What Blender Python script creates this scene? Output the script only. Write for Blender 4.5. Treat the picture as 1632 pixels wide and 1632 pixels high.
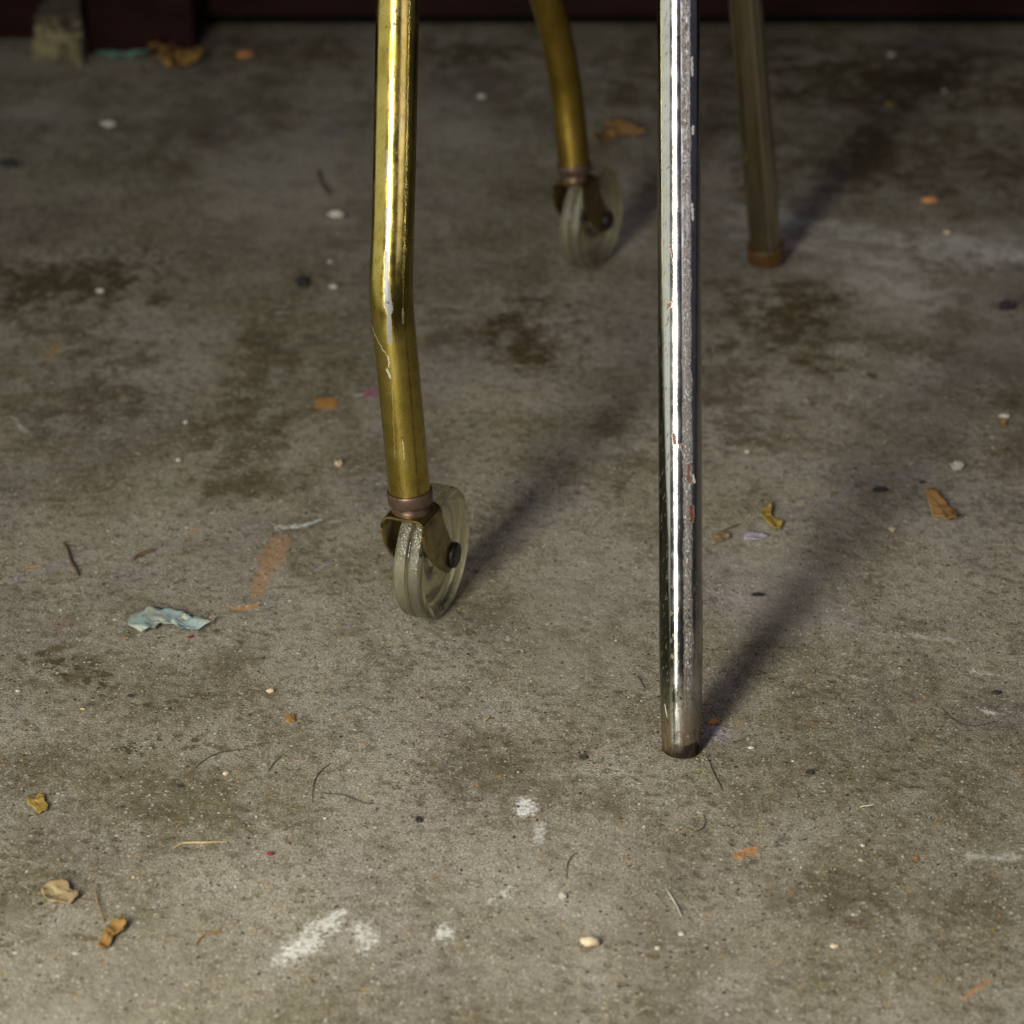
import bpy, bmesh, math, random
from mathutils import Vector, Matrix, noise as mnoise
random.seed(11)
S = bpy.context.scene
C = S.collection
for o in list(bpy.data.objects): bpy.data.objects.remove(o)

# ------------------------------------------------------------------ camera
H = 0.70                      # camera height (m)
PITCH = math.radians(27.0)
FPX = 4250.0                  # focal length in photo pixels (1632 wide)
cam_d = bpy.data.cameras.new('camera')
cam = bpy.data.objects.new('camera', cam_d); C.objects.link(cam)
cam.location = (0, 0, H); cam.rotation_euler = (math.pi/2 - PITCH, 0, 0)
cam_d.sensor_width = 36; cam_d.lens = 36*FPX/1632
cam_d.clip_start = 0.02; cam_d.clip_end = 100
cam_d.dof.use_dof = True; cam_d.dof.focus_distance = 1.33; cam_d.dof.aperture_fstop = 9.5
S.camera = cam

# ------------------------------------------------------------------ world, lamps, exposure
W = bpy.data.worlds.new('World'); S.world = W; W.use_nodes = True
bg = W.node_tree.nodes['Background']; bg.inputs[0].default_value = (0.80, 0.74, 1.0, 1); bg.inputs[1].default_value = 0.050
def area(name, loc, target, sx, sy, power, col):
    d = bpy.data.lights.new(name, 'AREA'); d.shape = 'RECTANGLE'; d.size = sx; d.size_y = sy
    d.energy = power; d.color = col
    o = bpy.data.objects.new(name, d); C.objects.link(o); o.location = loc
    v = Vector(target) - Vector(loc); o.rotation_euler = v.to_track_quat('-Z', 'Y').to_euler()
    return o
kl = area('door_light', (-0.56, 0.02, 0.61), (0.0, 0.94, 0.0), 0.22, 0.84, 8.1, (1.0, 0.955, 0.80)); kl.data.spread = math.radians(95)
area('side_fill', (-1.12, 1.08, 0.58), (0.0, 1.05, 0.30), 1.45, 1.10, 3.0, (0.98, 1.0, 0.84))  # added fill lamp for soft light from the left, no fixture there
area('room_fill', (1.15, 0.05, 1.05), (0.1, 1.25, 0.0), 1.0, 0.7, 3.2, (0.93, 0.84, 1.0))  # added fill lamp on the right, lifts the shadows
S.view_settings.view_transform = 'Standard'; S.view_settings.look = 'None'
S.view_settings.exposure = 0.12; S.view_settings.gamma = 1.0
S.render.engine = 'CYCLES'
S.render.resolution_x = 1024; S.render.resolution_y = 1024

# ------------------------------------------------------------------ geometry of the place, measured from the photograph
ct, st = math.cos(PITCH), math.sin(PITCH)
def ray(px, py):
    u = (px-816)/FPX; v = (py-816)/FPX
    return Vector((u, ct - v*st, -(st + v*ct)))
def fl(px, py, z=0.0):
    r = ray(px, py); t = (z-H)/r.z
    return Vector((r.x*t, r.y*t, z))
def atG(px, py, G):
    r = ray(px, py); t = G/r.y
    return Vector((r.x*t, G, H + r.z*t))
def mpp(px, py):              # metres per pixel on the floor there
    p = fl(px, py); d = p.y*ct + (H-p.z)*st
    return d/FPX

# ------------------------------------------------------------------ tagging helpers
def tag(o, label=None, cat=None, group=None, kind=None):
    if label: o['label'] = label
    if cat: o['category'] = cat
    if group: o['group'] = group
    if kind: o['kind'] = kind
    return o
def empty(name, loc, rz=0):
    o = bpy.data.objects.new(name, None); C.objects.link(o); o.location = loc; o.rotation_euler = (0, 0, rz)
    o.empty_display_size = 0.02; return o
def mesh_obj(name, verts, faces, mats, parent=None, smooth=True, uvs=None, mi=None):
    me = bpy.data.meshes.new(name); me.from_pydata([tuple(v) for v in verts], [], faces)
    if not isinstance(mats, (list, tuple)): mats = [mats]
    for m in mats: me.materials.append(m)
    if smooth: me.polygons.foreach_set('use_smooth', [True]*len(me.polygons))
    if mi: me.polygons.foreach_set('material_index', mi)
    if uvs:
        l = me.uv_layers.new(name='UVMap'); k = 0
        for p in me.polygons:
            for q in range(len(p.vertices)):
                l.data[k].uv = uvs[p.index][q]; k += 1
    me.update()
    o = bpy.data.objects.new(name, me); C.objects.link(o)
    if parent: o.parent = parent
    return o

# ------------------------------------------------------------------ node helpers
class NT:
    def __init__(s, name):
        s.m = bpy.data.materials.new(name); s.m.use_nodes = True; s.t = s.m.node_tree
        s.b = s.t.nodes['Principled BSDF']
    def n(s, typ, **kw):
        x = s.t.nodes.new(typ)
        for k, v in kw.items():
            if k.startswith('i_'):
                key = k[2:]; key = int(key) if key.isdigit() else key.replace('_', ' ')
                s.set(x.inputs[key], v)
            else: setattr(x, k, v)
        return x
    def set(s, sock, v):
        if isinstance(v, bpy.types.NodeSocket): s.t.links.new(v, sock)
        elif isinstance(v, bpy.types.Node): s.t.links.new(v.outputs[0], sock)
        else:
            if hasattr(sock, 'default_value'):
                try: sock.default_value = v
                except Exception: sock.default_value = tuple(v)+(1,)
    def math(s, op, a, b=0.0, c=0.0, clamp=False):
        x = s.t.nodes.new('ShaderNodeMath'); x.operation = op; x.use_clamp = clamp
        s.set(x.inputs[0], a); s.set(x.inputs[1], b); s.set(x.inputs[2], c); return x.outputs[0]
    def mix(s, f, a, b, mode='MIX'):
        x = s.t.nodes.new('ShaderNodeMix'); x.data_type = 'RGBA'; x.blend_type = mode
        s.set(x.inputs[0], f)
        for sock, v in ((x.inputs[6], a), (x.inputs[7], b)):
            if isinstance(v, (tuple, list)): sock.default_value = tuple(v[:3])+(1,)
            else: s.set(sock, v)
        return x.outputs[2]
    def mixf(s, f, a, b):
        x = s.t.nodes.new('ShaderNodeMix'); x.data_type = 'FLOAT'
        s.set(x.inputs[0], f); s.set(x.inputs[2], a); s.set(x.inputs[3], b); return x.outputs[0]
    def noise(s, vec, scale, detail=3, rough=0.55, dist=0.0):
        x = s.t.nodes.new('ShaderNodeTexNoise')
        if getattr(s, 'flat', False): x.noise_dimensions = '2D'
        s.set(x.inputs['Vector'], vec)
        x.inputs['Scale'].default_value = scale; x.inputs['Detail'].default_value = detail
        x.inputs['Roughness'].default_value = rough; x.inputs['Distortion'].default_value = dist
        return x
    def ramp(s, f, lo, hi, a=0.0, b=1.0):      # smooth range map
        x = s.t.nodes.new('ShaderNodeMapRange'); x.interpolation_type = 'SMOOTHSTEP'
        s.set(x.inputs[0], f); x.inputs[1].default_value = lo; x.inputs[2].default_value = hi
        x.inputs[3].default_value = a; x.inputs[4].default_value = b; return x.outputs[0]
    def coord(s, which='Object'):
        return s.t.nodes.new('ShaderNodeTexCoord').outputs[which]
    def scale(s, vec, sc):
        x = s.t.nodes.new('ShaderNodeMapping'); s.set(x.inputs[0], vec); x.inputs['Scale'].default_value = sc; return x.outputs[0]
    def bump(s, h, strength, dist, prev=None):
        x = s.t.nodes.new('ShaderNodeBump'); x.inputs['Strength'].default_value = strength
        x.inputs['Distance'].default_value = dist; s.set(x.inputs['Height'], h)
        if prev is not None: s.set(x.inputs['Normal'], prev)
        return x.outputs[0]
    def P(s, **kw):
        for k, v in kw.items(): s.set(s.b.inputs[k.replace('_', ' ')], v)

# a stain: distance to a short segment, roughened by shared noise
def stamp_group():
    g = bpy.data.node_groups.new('stain', 'ShaderNodeTree'); I = g.interface
    for nm, ty in (('P', 'NodeSocketVector'), ('A', 'NodeSocketVector'), ('BA', 'NodeSocketVector'),
                   ('InvLen2', 'NodeSocketFloat'), ('Radius', 'NodeSocketFloat'), ('Soft', 'NodeSocketFloat'),
                   ('Break', 'NodeSocketFloat'), ('BreakAmt', 'NodeSocketFloat'), ('Opacity', 'NodeSocketFloat')):
        I.new_socket(nm, in_out='INPUT', socket_type=ty)
    I.new_socket('Mask', in_out='OUTPUT', socket_type='NodeSocketFloat')
    N = g.nodes; L = g.links; gi = N.new('NodeGroupInput'); go = N.new('NodeGroupOutput')
    def vm(op, a, b):
        x = N.new('ShaderNodeVectorMath'); x.operation = op; L.new(a, x.inputs[0]); L.new(b, x.inputs[1]); return x
    def mm(op, a, b, cl=False):
        x = N.new('ShaderNodeMath'); x.operation = op; x.use_clamp = cl
        for i, v in enumerate((a, b)):
            if isinstance(v, float): x.inputs[i].default_value = v
            else: L.new(v, x.inputs[i])
        return x.outputs[0]
    o = gi.outputs
    pa = vm('SUBTRACT', o['P'], o['A']).outputs[0]
    t = mm('MULTIPLY', vm('DOT_PRODUCT', pa, o['BA']).outputs['Value'], o['InvLen2'], True)
    sc = N.new('ShaderNodeVectorMath'); sc.operation = 'SCALE'; L.new(o['BA'], sc.inputs[0]); L.new(t, sc.inputs['Scale'])
    d = vm('DISTANCE', pa, sc.outputs[0]).outputs['Value']
    q = mm('DIVIDE', mm('SUBTRACT', o['Radius'], d), mm('MULTIPLY', o['Radius'], o['Soft']))
    br = mm('MULTIPLY', mm('SUBTRACT', o['Break'], 0.5), o['BreakAmt'])
    k = mm('MULTIPLY', mm('ADD', q, br), 1.0, True)
    k = mm('MULTIPLY', k, mm('GREATER_THAN', mm('SUBTRACT', mm('MULTIPLY', o['Radius'], 1.5), d), 0.0))
    L.new(mm('MULTIPLY', k, o['Opacity']), go.inputs[0])
    return g
STG = stamp_group()
def stamp(nt, P, A, B, R, soft, brk, bamt, op):
    x = nt.t.nodes.new('ShaderNodeGroup'); x.node_tree = STG
    BA = Vector(B)-Vector(A); l2 = BA.length_squared
    nt.set(x.inputs['P'], P); x.inputs['A'].default_value = tuple(A); x.inputs['BA'].default_value = tuple(BA)
    x.inputs['InvLen2'].default_value = 1/l2 if l2 > 1e-12 else 0.0
    x.inputs['Radius'].default_value = R; x.inputs['Soft'].default_value = soft
    nt.set(x.inputs['Break'], brk); x.inputs['BreakAmt'].default_value = bamt; x.inputs['Opacity'].default_value = op
    return x.outputs[0]

# ------------------------------------------------------------------ floor material
def make_floor_mat():
    f = NT('stained_concrete'); f.flat = True; co = f.coord('Object')
    # distorted position used by every stain
    nd = f.noise(co, 70, 2, 0.65)
    sub = f.n('ShaderNodeVectorMath', operation='SUBTRACT', i_0=nd.outputs['Color'], i_1=(0.5, 0.5, 0.5))
    mul = f.n('ShaderNodeVectorMath', operation='MULTIPLY', i_0=sub.outputs[0], i_1=(0.022, 0.022, 0))
    P = f.n('ShaderNodeVectorMath', operation='ADD', i_0=co, i_1=mul.outputs[0]).outputs[0]
    sub2 = f.n('ShaderNodeVectorMath', operation='MULTIPLY', i_0=sub.outputs[0], i_1=(0.006, 0.006, 0))
    Pf = f.n('ShaderNodeVectorMath', operation='ADD', i_0=co, i_1=sub2.outputs[0]).outputs[0]
    big = f.noise(co, 4.2, 3, 0.6, 0.4).outputs[0]
    mid = f.noise(f.scale(co, (1.0, 0.8, 1)), 22, 4, 0.7, 0.0).outputs[0]
    sm = f.noise(co, 150, 3, 0.72).outputs[0]
    fine = f.noise(co, 900, 2, 0.6).outputs[0]
    grain = f.noise(co, 2100, 1, 0.5).outputs[0]
    tint = f.noise(co, 9, 2, 0.6).outputs[0]
    col = f.mix(f.ramp(big, 0.36, 0.64), (0.210, 0.186, 0.130), (0.318, 0.288, 0.230))
    col = f.mix(f.math('MULTIPLY', f.ramp(mid, 0.49, 0.66), 0.38), col, (0.098, 0.080, 0.040))
    col = f.mix(f.math('MULTIPLY', f.ramp(mid, 0.50, 0.34), 0.30), col, (0.38, 0.36, 0.31))
    col = f.mix(f.math('MULTIPLY', f.ramp(tint, 0.52, 0.68), 0.30), col, (0.225, 0.195, 0.205))
    col = f.mix(f.math('MULTIPLY', f.ramp(tint, 0.46, 0.30), 0.35), col, (0.190, 0.170, 0.095))
    # fine sandy mottling
    col = f.mix(f.math('MULTIPLY', f.ramp(sm, 0.52, 0.68), 0.50), col, (0.080, 0.063, 0.030))
    col = f.mix(f.math('MULTIPLY', f.ramp(sm, 0.47, 0.34), 0.28), col, (0.42, 0.40, 0.36))
    col = f.mix(0.62, col, f.mix(f.ramp(fine, 0.32, 0.68), (0.40, 0.39, 0.37), (1.50, 1.50, 1.50)), 'MULTIPLY')
    col = f.mix(0.50, col, f.mix(f.ramp(grain, 0.3, 0.7), (0.55, 0.54, 0.52), (1.35, 1.35, 1.36)), 'MULTIPLY')
    # ---- stains and painted shade with a shape of their own, from the mesh (class fields), edges broken by noise
    bn = f.noise(co, 420, 3, 0.75).outputs[0]; bs = f.noise(co, 60, 4, 0.72).outputs[0]
    def attr(nm):
        x = f.t.nodes.new('ShaderNodeAttribute'); x.attribute_name = nm
        y = f.n('ShaderNodeSeparateColor', i_0=x.outputs['Color']); return x.outputs['Color'], y.outputs, x.outputs['Alpha']
    def cover(q, op, br, ba):
        k = f.math('ADD', q, f.math('MULTIPLY', f.math('SUBTRACT', br, .5), ba), clamp=True)
        return f.math('MULTIPLY', f.math('MULTIPLY', k, f.ramp(q, -.8, -.2)), op)
    _, tn, opdu = attr('stain_shade_tone')
    col = f.mix(f.math('MULTIPLY', cover(tn[2], opdu, f.math('ADD', f.math('MULTIPLY', bs, .6), f.math('MULTIPLY', sm, .4)), 6.5), 1.35, clamp=True), col, (0.44, 0.41, 0.37))
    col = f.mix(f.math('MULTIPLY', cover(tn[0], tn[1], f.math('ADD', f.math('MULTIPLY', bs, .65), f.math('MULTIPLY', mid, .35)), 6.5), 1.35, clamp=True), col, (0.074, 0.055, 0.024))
    pc, _, pq = attr('stain_paint'); _, ex, pitq = attr('stain_more')
    col = f.mix(cover(f.math('MINIMUM', pq, .9), ex[0], bn, 4.0), col, pc)
    wb = f.math('ADD', f.math('MULTIPLY', bn, .55), f.math('MULTIPLY', bs, .45))
    col = f.mix(cover(f.math('MINIMUM', ex[1], .50), ex[2], wb, 5.2), col, (0.80, 0.80, 0.78))
    # ---- pits
    vor = f.n('ShaderNodeTexVoronoi', i_Vector=Pf); vor.voronoi_dimensions = '2D'; vor.inputs['Scale'].default_value = 95
    pitsel = f.math('MULTIPLY', f.ramp(f.noise(co, 16, 2).outputs[0], 0.52, 0.66), f.ramp(vor.outputs['Distance'], 0.30, 0.14))
    pits = f.math('MAXIMUM', f.math('MULTIPLY', pitsel, 0.5), f.math('MULTIPLY', f.ramp(pitq, -.5, .5), f.ramp(f.noise(co, 150, 3, .6).outputs[0], .53, .60)))
    col = f.mix(f.math('MULTIPLY', pits, 0.70), col, (0.065, 0.052, 0.026))
    # ---- tiny specks of white, black and ochre grit trodden in
    def specks(sc, thr, c, op, size):
        nonlocal col
        v = f.n('ShaderNodeTexVoronoi', i_Vector=Pf); v.voronoi_dimensions = '2D'; v.inputs['Scale'].default_value = sc
        sel = f.math('GREATER_THAN', f.n('ShaderNodeSeparateColor', i_0=v.outputs['Color']).outputs[0], thr)
        k = f.math('MULTIPLY', sel, f.math('MULTIPLY', f.ramp(v.outputs['Distance'], size, size*0.5), op)); col = f.mix(k, col, c); return k
    specks(520, .975, (0.56, 0.54, 0.49), .8, .42); specks(330, .965, (0.03, 0.026, 0.02), .85, .34)
    specks(230, .986, (0.66, 0.64, 0.60), .85, .20); specks(300, .985, (0.42, 0.24, 0.07), .8, .30)
    specks(640, .95, (0.03, 0.028, 0.02), .7, .42); specks(700, .94, (0.52, 0.50, 0.47), .7, .40)
    f.P(Base_Color=col, Roughness=f.ramp(mid, .35, .7, .78, .62), Specular_IOR_Level=0.32)
    hgt = f.math('ADD', f.math('MULTIPLY', fine, .35), f.math('MULTIPLY', sm, .9))
    hgt = f.math('SUBTRACT', hgt, f.math('MULTIPLY', pits, .9))
    n1 = f.bump(mid, .5, .0035)
    n2 = f.bump(hgt, .55, .0011, n1)
    f.set(f.b.inputs['Normal'], n2)
    return f.m
M = {}
M['floor'] = make_floor_mat()

# ------------------------------------------------------------------ metal materials (UV: u = turns round the tube from its camera side, v = metres along it)
def brass(name, dull=0.0, stamps=()):
    f = NT(name); co = f.coord('Object'); uv = f.coord('UV')
    n1 = f.noise(co, 45, 4, .6).outputs[0]; n2 = f.noise(f.scale(co, (1, 1, .22)), 420, 3, .6).outputs[0]
    n3 = f.noise(co, 260, 3, .7).outputs[0]
    col = f.mix(f.ramp(n1, .35, .65), (0.41, 0.325, 0.072), (0.56, 0.455, 0.135))
    col = f.mix(f.math('MULTIPLY', f.ramp(n2, .52, .75), .45), col, (0.30, 0.20, 0.04))
    pit = f.math('MULTIPLY', f.ramp(n3, .685, .74), 1.0)
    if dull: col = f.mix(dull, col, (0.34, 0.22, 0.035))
    scr = f.noise(f.scale(co, (1, 1, .04)), 1500, 2, .6).outputs[0]; gr_ = f.noise(f.scale(co, (1, 1, .6)), 85, 4, .7).outputs[0]
    col = f.mix(f.math('MULTIPLY', f.ramp(scr, .60, .70), .5), col, (0.20, 0.13, 0.03))
    col = f.mix(f.math('MULTIPLY', f.ramp(gr_, .52, .68), .45), col, (0.24, 0.16, 0.03))
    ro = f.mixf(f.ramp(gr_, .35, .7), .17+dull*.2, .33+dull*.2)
    metal = 1.0
    su = f.n('ShaderNodeVectorMath', operation='MULTIPLY', i_0=uv, i_1=(0.068, 1, 0)).outputs[0]
    dn = f.n('ShaderNodeVectorMath', operation='SUBTRACT', i_0=f.noise(co, 380, 3, .7).outputs['Color'], i_1=(.5, .5, .5))
    dm = f.n('ShaderNodeVectorMath', operation='MULTIPLY', i_0=dn.outputs[0], i_1=(.0022, .004, 0))
    su = f.n('ShaderNodeVectorMath', operation='ADD', i_0=su, i_1=dm.outputs[0]).outputs[0]
    mt = f.math('ADD', 1.0, 0.0)
    for (A, B, R, c, op, m_) in stamps:
        k = stamp(f, su, A, B, R, .35, n3, 2.6, op); col = f.mix(k, col, c)
        ro = f.mixf(k, ro, .36); mt = f.mixf(k, mt, m_)
    col = f.mix(pit, col, (0.05, 0.035, 0.015)); ro = f.mixf(pit, ro, .7)
    f.P(Base_Color=col, Metallic=mt, Roughness=ro)
    f.set(f.b.inputs['Normal'], f.bump(n2, .10, .0004, f.bump(n1, .12, .0012)))
    return f.m
def chrome(name, front=True):
    f = NT(name); co = f.coord('Object'); uv = f.coord('UV')
    sx = f.n('ShaderNodeSeparateXYZ', i_0=uv); U = sx.outputs[0]; V = sx.outputs[1]
    n1 = f.noise(co, 60, 4, .6).outputs[0]
    st_ = f.noise(f.scale(co, (1, 1, .16)), 700, 4, .7).outputs[0]      # vertical streaks
    fl_ = f.noise(f.scale(co, (1, 1, .40)), 900, 3, .75).outputs[0]
    lg = f.noise(f.scale(co, (1, 1, .5)), 95, 3, .6).outputs[0]
    col = f.mix(f.ramp(n1, .3, .7), (0.62, 0.62, 0.58), (0.74, 0.745, 0.73))
    ro = f.mixf(f.ramp(n1, .3, .7), .10, .19)
    if front:
        # oxidised strip right of centre, all along the tube: white bloom flecked with rust
        wob = f.math('ADD', U, f.math('MULTIPLY', f.math('SUBTRACT', lg, .5), .05))
        strip = f.math('MULTIPLY', f.math('MULTIPLY', f.ramp(wob, .004, .022), f.ramp(wob, .090, .062)), f.ramp(f.noise(f.scale(co, (1, 1, .5)), 40, 3, .7).outputs[0], .34, .50, .35, 1.0))
        ox = f.math('MULTIPLY', strip, f.ramp(fl_, .34, .54, .25, .95)); oxw = f.math('MULTIPLY', strip, f.ramp(f.noise(f.scale(co, (1, 1, .35)), 1500, 2, .7).outputs[0], .54, .66, 0, .9))
        ox2 = f.math('MULTIPLY', strip, f.ramp(f.noise(f.scale(co, (1, 1, .45)), 620, 4, .8).outputs[0], .50, .60, 0, .9))
        dark_refl = f.math('MULTIPLY', f.ramp(V, .17, .03), f.ramp(lg, .30, .60, .45, 1.0)); col = f.mix(f.math('MULTIPLY', dark_refl, .85), col, (0.13, 0.125, 0.085))  # dark reflection painted into the colour low on the tube
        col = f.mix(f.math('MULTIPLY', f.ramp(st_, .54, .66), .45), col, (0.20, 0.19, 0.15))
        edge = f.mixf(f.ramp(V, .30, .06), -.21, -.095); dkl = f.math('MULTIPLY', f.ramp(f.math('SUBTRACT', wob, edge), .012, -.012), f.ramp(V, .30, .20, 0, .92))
        col = f.mix(dkl, col, (0.055, 0.062, 0.040))  # dark reflected band down the left edge, painted as colour
        rim = f.ramp(V, .0075, .0035); col = f.mix(f.math('MULTIPLY', rim, .6), col, (0.05, 0.035, 0.02))
        # flecks on the left side, thicker low down
        low = f.ramp(V, .33, .02, 0.0, 1.0)
        left = f.math('MULTIPLY', f.ramp(wob, -.01, -.05), f.ramp(f.math('ADD', st_, f.math('MULTIPLY', low, .045)), .635, .675))
        rb = f.math('MULTIPLY', f.ramp(f.math('ADD', lg, f.math('MULTIPLY', f.ramp(V, .16, .0), .06)), .66, .74), f.ramp(st_, .42, .6))
        rt = f.math('MULTIPLY', f.math('MULTIPLY', f.ramp(wob, .085, .12), f.ramp(V, .13, .05)), f.ramp(fl_, .50, .70))
        tip = f.math('MULTIPLY', f.math('MULTIPLY', f.ramp(V, .045, .006), f.ramp(f.math('ABSOLUTE', f.math('ADD', U, .055)), .010, .045)), f.ramp(fl_, .30, .50))
    else:
        st2 = f.noise(f.scale(uv, (70, 4, 1)), 1.0, 3, .6).outputs[0]; ox = f.math('MULTIPLY', f.ramp(st2, .55, .72), .25); ox2 = f.math('MULTIPLY', f.ramp(st2, .6, .75), .2)
        dk_ = f.math('MAXIMUM', f.math('MULTIPLY', f.ramp(U, .018, .030), f.ramp(U, .058, .044)), f.math('MULTIPLY', f.ramp(U, .085, .098), f.ramp(U, .125, .112))); left = f.math('MAXIMUM', f.math('MULTIPLY', f.ramp(st2, .48, .30), .4), f.math('MULTIPLY', dk_, .95)); rb = f.math('MULTIPLY', f.ramp(fl_, .70, .76), .8); rt = ox2; tip = f.math('MULTIPLY', ox, 0)  # dark reflection streaks painted at fixed angles round the leg
        col = f.mix(.80, col, (0.27, 0.215, 0.085)); ro = f.math('ADD', ro, .01)  # brown floor reflection painted into the rear leg's base colour
    mt = f.math('ADD', 1.0, 0.0)
    if not front: oxw = f.math('MULTIPLY', ox, 0.0)
    for k, c, r_, m_ in ((ox, (0.24, 0.235, 0.215), .36, .60), (oxw, (0.58, 0.60, 0.55), .6, .1), (ox2, (0.105, 0.060, 0.040), .7, .1), (left, (0.10, 0.085, 0.06), .6, .3),
                         (rb, (0.13, 0.06, 0.03), .75, 0), (rt, (0.15, 0.13, 0.085), .45, .5), (tip, (0.075, 0.050, 0.025), .7, 0), (f.math('MULTIPLY', f.ramp(V, .005, .0), f.ramp(fl_, .4, .55)) if front else tip, (0.035, 0.024, 0.014), .8, 0)):
        col = f.mix(k, col, c); ro = f.mixf(k, ro, r_); mt = f.mixf(k, mt, m_)
    if front:
        su = f.n('ShaderNodeVectorMath', operation='MULTIPLY', i_0=uv, i_1=(0.068, 1, 0)).outputs[0]
        dn = f.n('ShaderNodeVectorMath', operation='SUBTRACT', i_0=f.noise(co, 420, 3, .7).outputs['Color'], i_1=(.5, .5, .5))
        su = f.n('ShaderNodeVectorMath', operation='ADD', i_0=su, i_1=f.n('ShaderNodeVectorMath', operation='MULTIPLY', i_0=dn.outputs[0], i_1=(.002, .004, 0)).outputs[0]).outputs[0]
        for (A, B, R, c) in CH_STAMPS:
            k = stamp(f, su, A, B, R, .5, fl_, 3.5, 1.0); col = f.mix(k, col, c); ro = f.mixf(k, ro, .6); mt = f.mixf(k, mt, 0.0)
    f.P(Base_Color=col, Metallic=mt, Roughness=ro)
    hh = f.math('ADD', ox, ox2)
    if front: f.set(f.b.inputs['Normal'], f.bump(n1, .04, .0012))
    return f.m

# ------------------------------------------------------------------ tube legs
def tube_path(pts, n):          # smooth polyline through control points with small-radius bends
    P = [Vector(p) for p in pts]; out = []
    if len(P) == 2:
        return [P[0].lerp(P[1], i/(n-1)) for i in range(n)]
    L = [0]
    for a, b in zip(P, P[1:]): L.append(L[-1]+(b-a).length)
    def at(s):
        s = min(max(s, 0), L[-1])
        for i in range(len(P)-1):
            if s <= L[i+1]+1e-9: return P[i].lerp(P[i+1], (s-L[i])/(L[i+1]-L[i]))
        return P[-1]
    w = 0.030
    for i in range(n):
        s = L[-1]*i/(n-1); acc = Vector(); tw = 0
        ww = min(w, s, L[-1]-s)
        for k in range(-6, 7):
            g = math.exp(-(k/3.5)**2); acc += at(s+k/6*ww)*g; tw += g
        out.append(acc/tw)
    return out
def tube(name, path, rad, mat, parent, seg=64, origin=Vector(), wall=0.0014, bottom=None, flat=None):
    vs, fs, uv = [], [], []; n = len(path); s = 0; ss = [0]
    for a, b in zip(path, path[1:]): s += (b-a).length; ss.append(s)
    def ring(i, rfun, off=None):
        t = (path[min(i+1, n-1)]-path[max(i-1, 0)]).normalized()
        yv = Vector((0, 1, 0)); fy = (yv-t*yv.dot(t)).normalized(); fx = fy.cross(t).normalized()
        if fx.x < 0: fx = -fx
        for k in range(seg):
            a = 2*math.pi*(k/seg)-math.pi       # a = 0 faces the camera side (-fy)
            r = rfun(i, a); p = path[i]+fx*(math.sin(a)*r)-fy*(math.cos(a)*r)
            if off: p = p+t*off(a)
            vs.append(p-origin)
    R = lambda i, a: rad(ss[i], a)
    for i in range(n): ring(i, R, bottom if (i == 0 and bottom) else None)
    ring(0, lambda i, a: R(i, a)-wall, bottom); ring(min(3, n-1), lambda i, a: R(i, a)-wall)
    def q(r0, r1, flip=False, v0=0, v1=0):
        for k in range(seg):
            k2 = (k+1) % seg; f = [r0*seg+k, r0*seg+k2, r1*seg+k2, r1*seg+k]
            u0 = k/seg-.5; u1 = (k+1)/seg-.5; u = [(u0, v0), (u1, v0), (u1, v1), (u0, v1)]
            if flip: f = f[::-1]; u = u[::-1]
            fs.append(f); uv.append(u)
    for i in range(n-1): q(i, i+1, False, ss[i], ss[i+1])
    q(0, n, True, 0, 0); q(n, n+1, True, 0, 0.01)
    fs.append([ (n-1)*seg+k for k in range(seg)]); uv.append([(0, ss[-1])]*seg)
    return mesh_obj(name, vs, fs, mat, parent, True, uv)

# the chrome stand ------------------------------------------------------------
ch_foot = fl(1086, 1198)
ch_top_s = atG(1081, 0, 1.243)
dch = ch_top_s-ch_foot
ch_end = ch_foot+dch*1.62
LCH = dch.length
def chs(px, py, R, c, px2=None, py2=None):
    def uvp(x, y):
        # height along the tube from the picture row, angle from the offset to its axis
        lo, hi = 0.0, 1.0
        for _ in range(30):
            m = (lo+hi)/2; p = ch_foot+dch*m; v = p-Vector((0, 0, H)); dpt = v.y*ct-v.z*st; yy = 816+FPX*(-(v.z*ct+v.y*st))/dpt
            if yy > y: lo = m
            else: hi = m
        cx = 1086-5*lo; a = math.asin(max(-.98, min(.98, (x-cx)/35)))
        return Vector((a/(2*math.pi)*0.068, lo*LCH, 0))
    A = uvp(px, py); B = uvp(px2, py2) if px2 else A
    return (A, B, R, c)
CH_STAMPS = [
    chs(1103, 204, .0011, (0.50, 0.52, 0.48), 1103, 213), chs(1101, 95, .0010, (0.46, 0.48, 0.45), 1102, 120),
    chs(1101, 325, .0008, (0.46, 0.48, 0.46), 1103, 350), chs(1067, 392, .0010, (0.11, 0.04, 0.03), 1071, 410),
    chs(1061, 270, .0006, (0.11, 0.05, 0.04), 1066, 264), chs(1100, 806, .0017, (0.12, 0.038, 0.018), 1101, 825),
    chs(1096, 740, .0012, (0.12, 0.05, 0.035), 1095, 760), chs(1103, 755, .0009, (0.50, 0.50, 0.44), 1105, 765),
    chs(1072, 690, .0012, (0.13, 0.055, 0.035), 1074, 705), chs(1084, 706, .0009, (0.12, 0.03, 0.02), 1085, 712),
    chs(1059, 648, .0005, (0.25, 0.10, 0.03)),
    chs(1057, 1120, .0006, (0.36, 0.36, 0.30), 1060, 1138), chs(1110, 1160, .0020, (0.06, 0.05, 0.03), 1112, 1185),
    chs(1056, 1170, .0018, (0.09, 0.06, 0.025), 1057, 1192), chs(1092, 1060, .0006, (0.075, 0.045, 0.03), 1094, 1190),
]
M['chrome'] = chrome('pitted_chrome'); M['chrome_refl'] = chrome('chrome_painted_refl', False)
stand = empty('chrome_stand', fl(1154, 760))
tag(stand, 'stand on straight pitted chrome tube legs, bare cut end in front, amber tip behind', 'stand')
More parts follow.
